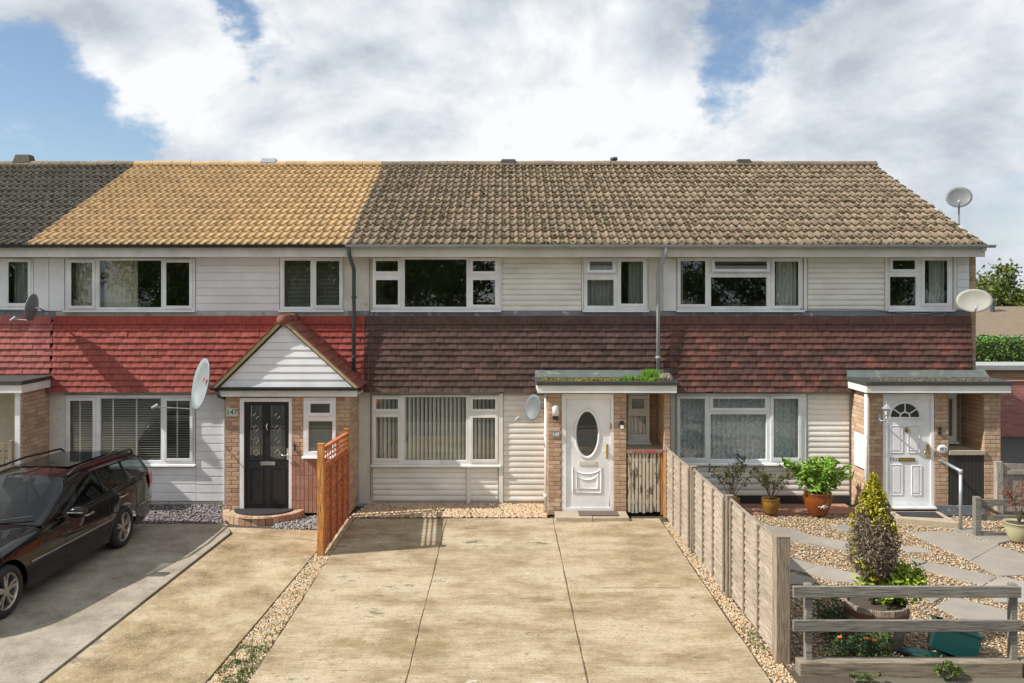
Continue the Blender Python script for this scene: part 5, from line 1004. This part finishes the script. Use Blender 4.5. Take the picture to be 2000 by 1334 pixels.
z = .66+1.24*NR.random(5200); a = NR.random(5200)*6.283; r_ = prof_r(z)*np.sqrt(.15+.85*NR.random(5200))*(1+.12*np.sin(a*5+z*14)); P = np.stack([bx-.03+r_*np.cos(a), by+r_*np.sin(a), z], -1)
gold = (z+.10*np.sin(a*3+z*9)+NR.normal(size=5200)*.05 > 1.47) | ((np.sin(a*2.0+z*7) > .93) & (r_ > .75*prof_r(z)))
foliage('golden_foliage', np.concatenate([P[gold]]*2)+NR.normal(size=(2*gold.sum(), 3))*.012, .042, LF_C, cf, .45); foliage('dead_foliage', np.concatenate([P[~gold]]*2)+NR.normal(size=(2*(~gold).sum(), 3))*.015, .06, LF_X, cf, .2)
def bush(name, label, c, rad, nl, size, mat, cat='shrub', group=None, aspect=.45, flowers=0):
    t = thing(name, label, cat, (c[0], c[1], max(0, c[2]-rad[2])), group); z0 = max(.0, c[2]-rad[2]); b = MB()
    for k in range(7): a = R.random()*6.283; b.tube([(c[0], c[1], z0), (c[0]+rad[0]*.6*math.cos(a), c[1]+rad[1]*.6*math.sin(a), c[2]+rad[2]*.3)], [.008, .003], 4)
    b.build('stems', BARK, t); P = clumps(c, rad, max(8, nl//30), 30,   .42*min(rad), .3); P = P[P[:, 2] > z0*.9-.0]; foliage('leaves', P, size, mat, t, aspect)
    for k in range(flowers):
        a = R.random()*6.283; MB().lathe([(0, 0), (.024, .006), (.028, .016), (.012, .022), (0, .02)], (c[0]+rad[0]*.7*math.cos(a), c[1]-rad[1]*.4+rad[1]*.3*math.sin(a), c[2]+rad[2]*R.uniform(.6, 1.05)), 9).build('flower', FLW, t)
    return t
bush('spirea_shrub', 'yellow-green shrub growing in the barrel beside the conifer', (4.44, 9.66, .68), (.36, .28, .26), 2600, .062, leafm('spirea_leaf', (.10, .17, .012), (.22, .32, .025), (.36, .44, .06)))
bush('lavender', 'dark green lavender bush between lap fence and barrel', (3.82, 9.75, .22), (.26, .25, .26), 1400, .055, LF_D, aspect=.2)
bush('marigold', 'low ferny marigold with orange flowers behind the rail fence', (3.86, 9.12, .13), (.42, .2, .14), 1500, .035, LF_D, 'plant', flowers=3)
bush('marigold', 'taller marigold with one orange bloom beneath the barrel', (4.12, 9.22, .18), (.14, .12, .16), 450, .04, LF_W, 'plant', flowers=1)
for lab, c, rad in (('small weed against the sleeper below marigolds', (3.66, 8.99, .07), (.2, .08, .10)), ('weed in front of sleeper by green box', (4.62, 8.72, .05), (.16, .09, .13)), ('small sprouting weed on pavement edge before sleeper', (3.75, 8.70, .0), (.26, .05, .06)), ('weed between sleeper and green box', (4.62, 9.0, .06), (.45, .06, .11)), ('little herb clump on gravel right of barrel', (4.75, 10.2, .07), (.13, .1, .1))): bush('weed', lab, c, rad, 420, .04, LF_W, 'weed')
tuft(3600, -3.3, -2.6, 8.46, 9.5, -.02, .045, LF_W, 'strip_weeds', None, poly=stripL); tuft(2500, -3.1, -2.62, 9.4, 12.5, -.02, .035, LF_W, 'edge_grass', None, poly=stripL); tuft(70, -1.018, -1.002, 8.5, 14.5, -.01, .022, LF_W, 'joint_weeds', None, w=.005); tuft(70, .852, .868, 8.5, 14.5, -.01, .022, LF_W, 'joint_weeds', None, w=.005); tuft(120, 2.80, 2.95, 9.3, 10.0, -.02, .07, LF_W, 'edge_grass', None)
x, y = G(1990, 1056); t = potted('potted_maple', 'small red-leaved maple in olive cream pot at side fence', (x, y, 0), .22, .30, CREAMP, belly=1.0); ends = twigs(t, (x, y, .27), .65, 8, .32); P = np.concatenate([blob(e, (.08, .08, .06), 9, .2) for e in ends]); foliage('leaves', P, .045, LF_M, t)
# green recycling box lying on its side + lid
t = thing('recycling_box', 'dark green plastic recycling box tilted on the gravel behind the rail fence', 'box', (5.0, 9.25, 0)); rm = Matrix.Translation((4.98, 9.30, .16)) @ Euler((math.radians(14), math.radians(8), math.radians(72))).to_matrix().to_4x4() @ Matrix.Diagonal((.86, .86, .86, 1))
def tbox(m, x0, x1, y0, y1, z0, z1, tp=0): 
    b = MB().box(x0, x1, y0, y1, z0, z1); b.v = [tuple(m @ Vector((v[0]*(1-tp if v[2] < (z0+z1)/2 else 1), v[1]*(1-tp if v[2] < (z0+z1)/2 else 1), v[2]))) for v in b.v]; return b
for q in ((-.18, .18, -.26, -.24), (-.18, .18, .24, .26)): tbox(rm, *q, -.17, .17).build('side', TEAL, t)
for q in ((-.18, -.165, -.239, .239), (.165, .18, -.239, .239)): tbox(rm, *q, -.17, .17).build('end', TEAL, t)
tbox(rm, -.164, .164, -.239, .239, -.17, -.155).build('base', TEAL, t)
for q in ((-.20, .20, -.28, -.261), (-.20, .20, .261, .28), (-.20, -.181, -.26, .26), (.181, .20, -.26, .26)): tbox(rm, *q, .14, .17).build('rim', TEAL, t)
tag(MB().prism([(4.33, 9.32), (4.62, 9.12), (4.85, 9.2), (4.55, 9.42)], .0, .03).build('box_lid', TEAL, None, bevel=.008), 'flat green lid lying on gravel by tilted recycling box', 'lid')
# ================================================================= CAR
def car(label, axle, head, paint, name='estate_car'):
    hd = Vector((head[0], head[1], 0)).normalized(); lf = Vector((-hd.y, hd.x, 0)); O = Vector((axle[0], axle[1], 0))
    T_ = lambda u, v, w: tuple(O+hd*u+lf*v+Vector((0, 0, w)))
    t = thing(name, label, 'car', tuple(O))
    us = [-1.17, -1.14, -1.05, -.9, -.7, -.5]+[x*.06-.42 for x in range(0, 15)]+[.55, .8, 1.1, 1.4, 1.7, 1.95, 2.2, 2.38]+[2.854-.42+.06*x for x in range(0, 15)]+[3.34, 3.45, 3.55, 3.63, 3.68]
    ip = lambda x, a, b: float(np.interp(x, a, b))
    belt = lambda u: ip(u, [-1.17, -1.0, -.5, .5, 1.5, 2.0, 2.5, 3.2, 3.5, 3.68], [.94, .98, .955, .92, .90, .90, .845, .75, .68, .57])
    wid = lambda u: ip(u, [-1.17, -1.1, -.9, -.4, .5, 2.2, 2.9, 3.3, 3.55, 3.68], [.74, .80, .855, .895, .905, .905, .895, .84, .73, .60])
    def zbot(u):
        z = ip(u, [-1.17, -1.0, -.6, 2.2, 3.3, 3.68], [.42, .30, .20, .20, .22, .36])
        for ax_ in (0, 2.854):
            d = u-ax_
            if abs(d) < .375: z = max(z, .325+math.sqrt(.375**2-d*d)*.98)
        return z
    secs = []
    for u in us:
        zb, zt, w = zbot(u), belt(u), wid(u); s = []
        for q in (0, .15, .35, .55, .75, .9, 1.0):
            z = zb+(zt-.03-zb)*q; g = ip(z/ max(zt, .1), [.2, .35, .6, .85, .97], [.945, .985, 1.0, .985, .945]); s.append((w*g, z))
        s += [(w*.90, zt-.003), (w*.80, zt+.012), (w*.5, zt+.028), (0, zt+.035)]; secs.append(s)
    m = MB(); k = len(secs[0])
    for sg in (1, -1):
        o = len(m.v)
        for u, s in zip(us, secs):
            for v, z in s: m.v.append(T_(u, v*sg, z))
        for i in range(len(us)-1):
            for j in range(k-1):
                f = (o+i*k+j, o+(i+1)*k+j, o+(i+1)*k+j+1, o+i*k+j+1); m.f.append(f if sg < 0 else f[::-1])
    for i in (0, len(us)-1):
        ring_ = [i*k+j for j in range(k)]+[len(us)*k+i*k+j for j in range(k-2, -1, -1)]; m.f.append(tuple(ring_ if i else ring_[::-1]))
    m.build('body', paint, t, True)
    # greenhouse
    gu = [-1.10, -1.03, -.93, -.84, -.55, -.30, -.22, .1, .42, .50, .85, 1.08, 1.16, 1.35, 1.6, 1.85, 2.08]
    rz = lambda u: ip(u, [-1.10, -1.03, -.93, -.84, -.4, .3, .8, 1.16, 1.35, 1.6, 1.85, 2.08], [.97, 1.11, 1.28, 1.33, 1.365, 1.39, 1.385, 1.35, 1.26, 1.145, 1.02, .915])
    G_ = []
    for u in gu:
        zt, zb = rz(u), belt(u)+.0; fr_ = max(0, min(1, (zt-zb)/.47)); wb = min(wid(u)*.925, .84); wt = wb-(.20)*fr_
        s = [(wb, zb-.02)]+[(wb+(wt-wb)*q, zb+(zt-.07*fr_-zb)*q) for q in (.10, .5, .90, 1.0)]+[(wt*.90, zt-.022*fr_), (wt*.75, zt), (wt*.4, zt+.014), (0, zt+.02)]; G_.append(s)
    k = len(G_[0]); buckets = {}
    for sg in (1, -1):
        for i in range(len(gu)-1):
            for j in range(k-1):
                um = (gu[i]+gu[i+1])/2; key = 'roof'
                if j in (1, 2):
                    if -.93 < um < -.30: key = 'rear_quarter_window'
                    elif -.22 < um < .42: key = 'rear_door_window'
                    elif .50 < um < 1.60: key = 'front_door_window'
                if um > 1.16 and j >= 5: key = 'windscreen'
                if um < -.93 and j >= 5: key = 'rear_window'
                q = [T_(gu[i], sg*G_[i][j][0], G_[i][j][1]), T_(gu[i+1], sg*G_[i+1][j][0], G_[i+1][j][1]), T_(gu[i+1], sg*G_[i+1][j+1][0], G_[i+1][j+1][1]), T_(gu[i], sg*G_[i][j+1][0], G_[i][j+1][1])]
                buckets.setdefault((key, sg if 'window' in key and key != 'rear_window' else 0), MB()).add(q, [(0, 1, 2, 3) if sg < 0 else (3, 2, 1, 0)])
    for (key, sg), b in buckets.items():
        me = b.mesh(key, True); bm = bmesh.new(); bm.from_mesh(me); bmesh.ops.remove_doubles(bm, verts=bm.verts, dist=1e-4); bm.to_mesh(me); bm.free()
        obj(key, me, paint if key == 'roof' else CARG, t)
    # sunroof, rails, trims, lights, mirrors, handles
    for sg in (1, -1):
        MB().tube([T_(-.85, sg*.585, 1.32), T_(-.75, sg*.59, 1.385), T_(.2, sg*.60, 1.43), T_(.85, sg*.59, 1.415), T_(1.05, sg*.585, 1.35)], .017, 8).build('roof_rail', BUMP, t, True)
        MB().tube([T_(u, sg*(wid(u)*1.0+.006), .545) for u in (-1.0, -.7, -.45)], .013, 6).build('side_trim', CARTRIM, t); MB().tube([T_(u, sg*(wid(u)*1.0+.004), .545) for u in (.42, .8, 1.4, 2.0, 2.42)], .013, 6).build('side_trim', CARTRIM, t)
        for u0, zz in ((.08, .82), (1.08, .80)): MB().tube([T_(u0-.11, sg*(wid(u0)*.985+.0), zz), T_(u0-.09, sg*(wid(u0)*.985+.045), zz+.01), T_(u0+.09, sg*(wid(u0)*.985+.045), zz+.005), T_(u0+.11, sg*(wid(u0)*.985), zz)], .016, 8).build('door_handle', CARTRIM, t, True)
        mr = MB(); c0 = (1.52, sg*1.0, .95)
        for i in range(6):
            a_ = i/5; rr = [.045, .085, .10, .10, .085, .03][i]
            for q in range(10): th = 2*math.pi*q/10; mr.v.append(T_(c0[0]-.09+.18*(.5-.5*math.cos(a_*math.pi)), c0[1]+rr*1.25*math.cos(th), c0[2]+rr*.78*math.sin(th)))
        for i in range(5):
            for q in range(10): mr.f.append((i*10+q, i*10+(q+1) % 10, (i+1)*10+(q+1) % 10, (i+1)*10+q))
        mr.f += [tuple(range(9, -1, -1)), tuple(range(50, 60))]; mi = mr.build('door_mirror', paint, t, True); MB().tube([T_(1.60, sg*.86, .90), T_(1.54, sg*.93, .93)], .03, 8).build('mirror_arm', BUMP, mi); MB().tube([T_(1.615, sg*.90, .955), T_(1.60, sg*1.11, .955)], .010, 6).build('indicator', CARTRIM, mi)
        for ud in (-.34, .46, 1.62):
            pts = [T_(ud+(0 if zz > .42 else 0), sg*(wid(ud)*ip(zz/belt(ud), [.2, .35, .6, .85, .97], [.945, .985, 1.0, .985, .945])+.0015), zz) for zz in (.24, .4, .55, .7, .8, .9)]
            if ud == -.34: pts = pts[4:]
            MB().tube(pts, .0045, 4).build('door_seam', BUMP, t)
        tl = MB()
        for u in (-1.162, -1.10, -1.0, -.90):
            for zz in (.72, .84, .96): tl.v.append(T_(u, sg*(wid(u)*(.995 if zz < .9 else .97)+.006), zz))
        for i in range(3):
            for j in range(2): tl.f.append((i*3+j, i*3+3+j, i*3+4+j, i*3+1+j) if sg < 0 else (i*3+1+j, i*3+4+j, i*3+3+j, i*3+j))
        tl.build('tail_lamp', TAIL, t, True)
        MB().tube([T_(.46, sg*.80, 1.0), T_(.46, sg*.655, 1.30)], .013, 6).build('window_pillar', BUMP, t); MB().tube([T_(-.26, sg*.80, 1.0), T_(-.26, sg*.655, 1.30)], .013, 6).build('window_pillar', BUMP, t)
        MB().tube([T_(u, sg*(min(wid(u)*.925, .84)+.006), belt(u)+.012) for u in (-.9, -.4, .4, 1.2, 1.75)], .009, 6).build('window_trim', BUMP, t)
    MB().add([T_(-.45, .42, 1.398), T_(.75, .42, 1.410), T_(.75, -.42, 1.410), T_(-.45, -.42, 1.398)], [(3, 2, 1, 0)]).build('sunroof', M('sunroof_glass', (.012, .014, .015), .04, 3), t)
    for ax_ in (0, 2.854):
        for sg in (1, -1):
            R_ = .318; wv = .11; yc = sg*.775; wh = sub('wheel', t); ty = MB(); prof = [(.225, -wv), (.29, -wv), (R_-.006, -wv*.8), (R_, -wv*.45), (R_, wv*.45), (R_-.006, wv*.8), (.29, wv), (.225, wv), (.215, wv*.5), (.215, -wv*.5), (.225, -wv)]; n = 36
            for r_, y_ in prof:
                for q in range(n): th = 2*math.pi*q/n; ty.v.append(T_(ax_+r_*math.cos(th), yc+sg*y_, R_+r_*math.sin(th)))
            for i in range(len(prof)-1):
                for q in range(n): ty.f.append((i*n+q, i*n+(q+1) % n, (i+1)*n+(q+1) % n, (i+1)*n+q))
            ty.build('tyre', TYRE, wh, True)
            rm_ = MB()
            pr2 = [(.224, .095), (.215, .10), (.205, .085), (.20, .0), (.0, -.02)]
            o = 0
            for r_, y_ in pr2[:4]:
                for q in range(n): th = 2*math.pi*q/n; rm_.v.append(T_(ax_+r_*math.cos(th), yc+sg*y_, R_+r_*math.sin(th)))
            for i in range(3):
                for q in range(n): rm_.f.append((i*n+q, i*n+(q+1) % n, (i+1)*n+(q+1) % n, (i+1)*n+q))
            rm_.build('rim', RIM, wh, True); dk = MB(); dk.v = [T_(ax_+.204*math.cos(2*math.pi*q/n), yc+sg*.02, R_+.204*math.sin(2*math.pi*q/n)) for q in range(n)]; dk.f = [tuple(range(n))]; dk.build('brake_disc', DARKM, wh)
            for sp_ in range(5):
                sm = MB()
                for off in (-.17, .17):
                    a0 = 2*math.pi*sp_/5+.3+off; a1 = 2*math.pi*sp_/5+.3+off*.9; o = len(sm.v); wv2 = .016
                    for rr, y_ in ((.04, .085), (.13, .082), (.209, .09)):
                        aa = a0 if rr > .1 else a0*.5+a1*.5; ca, sa = math.cos(aa), math.sin(aa)
                        for wq, yy in ((-wv2, y_), (wv2, y_), (wv2, y_-.035), (-wv2, y_-.035)): sm.v.append(T_(ax_+rr*ca-wq*sa, yc+sg*yy, R_+rr*sa+wq*ca))
                    for i in range(2):
                        for q in range(4): sm.f.append((o+i*4+q, o+i*4+(q+1) % 4, o+i*4+4+(q+1) % 4, o+i*4+4+q))
                sm.build('spoke', RIM, wh)
            hb = MB(); hb.v = [T_(ax_+.055*math.cos(2*math.pi*q/14), yc+sg*.088, R_+.055*math.sin(2*math.pi*q/14)) for q in range(14)]+[T_(ax_+.05*math.cos(2*math.pi*q/14), yc+sg*.03, R_+.05*math.sin(2*math.pi*q/14)) for q in range(14)]; hb.f = [tuple(range(14))]+[(q, (q+1) % 14, 14+(q+1) % 14, 14+q) for q in range(14)]; hb.build('hub_cap', RIM, wh)
    SEAT = M('car_seat', (.05, .05, .052), .8, 9)
    for us_, vs_ in ((.95, .36), (.95, -.36), (-.05, .42), (-.05, -.42), (-.05, 0)):
        st = MB(); st.add([T_(us_+.02, vs_-.23, .85), T_(us_+.02, vs_+.23, .85), T_(us_-.12, vs_+.20, 1.17), T_(us_-.12, vs_-.20, 1.17), T_(us_-.12, vs_-.23, .85), T_(us_-.12, vs_+.23, .85), T_(us_-.2, vs_+.18, 1.17), T_(us_-.2, vs_-.18, 1.17)], [(0, 1, 2, 3), (4, 7, 6, 5), (0, 3, 7, 4), (1, 5, 6, 2), (3, 2, 6, 7)]).build('seat', SEAT, t, bevel=.03)
        MB().add([T_(us_-.12+a_*.05, vs_+b_*.11, 1.20+c_*.055) for a_ in (-1, 1) for b_ in (-1, 1) for c_ in (-1, 1)], [(0, 1, 3, 2), (4, 6, 7, 5), (0, 4, 5, 1), (2, 3, 7, 6), (1, 5, 7, 3), (0, 2, 6, 4)]).build('headrest', SEAT, t, bevel=.025)
    MB().tube([T_(1.42+.07*math.cos(q*.4488)*.4, -.36+.18*math.sin(q*.4488), .99+.17*math.cos(q*.4488)) for q in range(15)], .016, 6).build('steering_wheel', BUMP, t)
    for sg in (.15, -.45): MB().tube([T_(2.09, sg, .955), T_(1.98, sg+.5, 1.005)], .008, 5).build('wiper', BUMP, t)
    MB().add([T_(-1.0, .7, .21), T_(3.4, .7, .21), T_(3.4, -.7, .21), T_(-1.0, -.7, .21)], [(0, 1, 2, 3), (3, 2, 1, 0)]).build('underside', BUMP, t)
    for ax_ in (0, 2.854): MB().add([T_(ax_-.37, .60, .2), T_(ax_+.37, .60, .2), T_(ax_+.37, .60, .72), T_(ax_-.37, .60, .72)], [(0, 1, 2, 3)]).build('wheel_well', BUMP, t)
    return t
rx0, ry0 = G(233, 1068); fx0, fy0 = G(4, 1205); hv = Vector((fx0-rx0, fy0-ry0, 0)).normalized(); lv = Vector((-hv.y, hv.x, 0)); ax0 = Vector((rx0, ry0, 0))-lv*.80
car('black estate car with roof rails parked on the hardstanding', (ax0.x, ax0.y), hv, CARP)
# ================================================================= BEYOND THE TERRACE
pw = thing('boundary_wall', '', '', (12, 23.3, 0)); bricks(pw, (9.5, 23.3), (1, 0), 9, -.1, PZ(745, 23.3), name='wall', as_stuff=True, smat=M('pink_brick_far', [(0, (.36, .13, .12)), (.4, (.46, .18, .17)), (.8, (.42, .16, .15)), (1, (.50, .29, .18))], .9, island=True)); MB().box(9.5, 18.5, 23.27, 23.42, PZ(745, 23.3), PZ(743, 23.3)).build('coping', BRICKP, pw); tag(pw, 'pink painted brick garden wall beyond the end house', 'wall')
gw = thing('garage', 'flat-roofed buff brick garage behind pink garden wall', 'garage', (20, 27, -.1)); bricks(gw, (9.6, 26.0), (1, 0), 22, .6, PZ(722, 26.0), name='wall', as_stuff=True); MB().box(9.5, 32, 25.85, 27.2, PZ(722, 26.0)+.001, PZ(713, 26.0)).build('flat_roof', M('grey_felt', (.34, .35, .35), .8, 3), gw)
hg = thing('hedge', 'clipped bright green hedge above the garage roof', 'hedge', (19, 33, -2)); P = np.stack([16+NR.random(24000)*4.2, 31.4+NR.random(24000)*1.8, -2+NR.random(24000)*(PZ(656, 32)+2)], -1)
m_ = (np.abs(P[:, 1]-31.5) < .45) | (P[:, 2] > PZ(668, 32)) | (P[:, 0] > 19.7); foliage('leaves', P[m_], .105, LF_H, hg, .6); MB().box(16.3, 19.9, 31.9, 33, -2.5, PZ(668, 32)).build('stems', BARK, hg)
hn = thing('brown_roofed_house', 'white-walled house with brown tiled roof behind the hedge', 'house', (32, 48, -3.2)); zr, ze = PZ(620, 47), PZ(655, 44)
MB().add([(22, 43.6, ze), (60, 43.6, ze), (60, 48, zr+.6), (22, 48, zr+.6), (22, 52, ze), (60, 52, ze)], [(0, 1, 2, 3), (3, 2, 5, 4)]).build('roof', M('far_brown_tile', (.20, .15, .105), .9, 3, 8, bump=.5, bscale=9, stretch=(1, 1, 4)), hn)
MB().box(22, 60, 44, 51.6, ze-1.45, ze-.02).build('wall', WHITE, hn); MB().box(22, 60, 43.95, 51.7, -3.3, ze-1.46).build('lower_wall', M('far_brick', (.30, .13, .09), .9, 3), hn); MB().box(22, 60, 43.55, 43.65, ze-.18, ze-.01).build('fascia', WHITE, hn)
for x_ in (27.4, 31.5): f_ = MB().plate(x_, x_+1.5, ze-1.25, ze-.25, [(x_+.08, x_+.72, ze-1.17, ze-.33), (x_+.78, x_+1.42, ze-1.17, ze-.33)], 43.9, 43.98).build('window', UPVC, hn); MB().box(x_+.05, x_+1.45, 43.985, 43.99, ze-1.2, ze-.3).build('pane', M('dark_pane', (.03, .035, .04), .05, 3), f_)
for px_ in (1912, 1963): x_ = (px_-CX)*46/FPX; MB().lathe([(.12, 0), (.12, .5), (.18, .55), (.18, .75), (0, .8)], (x_, 47.2, zr+.25), 10).build('flue', PLASTDG, hn)
def tree(name, label, base, h, crown, nclump, nleaf, size, mat, group=None, trunk_r=.22):
    t = thing(name, label, 'tree', base, group); b = MB(); x, y, z = base; cz = z+h-crown[2]
    b.tube([(x, y, z-.2), (x+.1, y, z+h*.3), (x, y+.1, cz)], [trunk_r, trunk_r*.75, trunk_r*.4], 8)
    for k in range(7): a = R.random()*6.283; b.tube([(x, y, z+h*R.uniform(.25, .55)), (x+crown[0]*.4*math.cos(a), y+crown[1]*.4*math.sin(a), cz), (x+crown[0]*.75*math.cos(a), y+crown[1]*.75*math.sin(a), cz+crown[2]*R.uniform(-.2, .5))], [trunk_r*.45, trunk_r*.25, .03], 6)
    b.build('trunk', BARK, t); P = clumps((x, y, cz), crown, nclump, nleaf, .24*min(crown), .45); foliage('crown', P, size, mat, t, .6); return t
tree('oak_tree', 'broad yellow-green tree rising behind the brown-roofed house', (41, 62, -3.3), 9.8, (10.5, 7, 4.6), 330, 170, .27, leafm('olive_leaf', (.035, .06, .012), (.085, .12, .02), (.17, .18, .03)))
for i, (x, y, h) in enumerate(((-27, -15, 11), (-18, -18, 12), (-10, -13, 10), (-3.2, -16, 12), (4, -13, 11), (11.5, -17, 12), (18, -13, 10.5), (26, -16, 12), (34, -14, 11), (-22, -25, 13), (-6, -25, 13.5), (8, -25, 13), (22, -26, 13.5))):
    tree('street_tree', 'leafy tree in the front row across the road facing the terrace' if y > -20 else 'tall leafy tree in the back row across the road facing the terrace', (x, y, 0), h, (4.9+R.uniform(-.5, .5), 3.6, h*.44), 170, 100, .24, LF_T, 'front row of trees across the road' if y > -20 else 'back row of trees across the road')
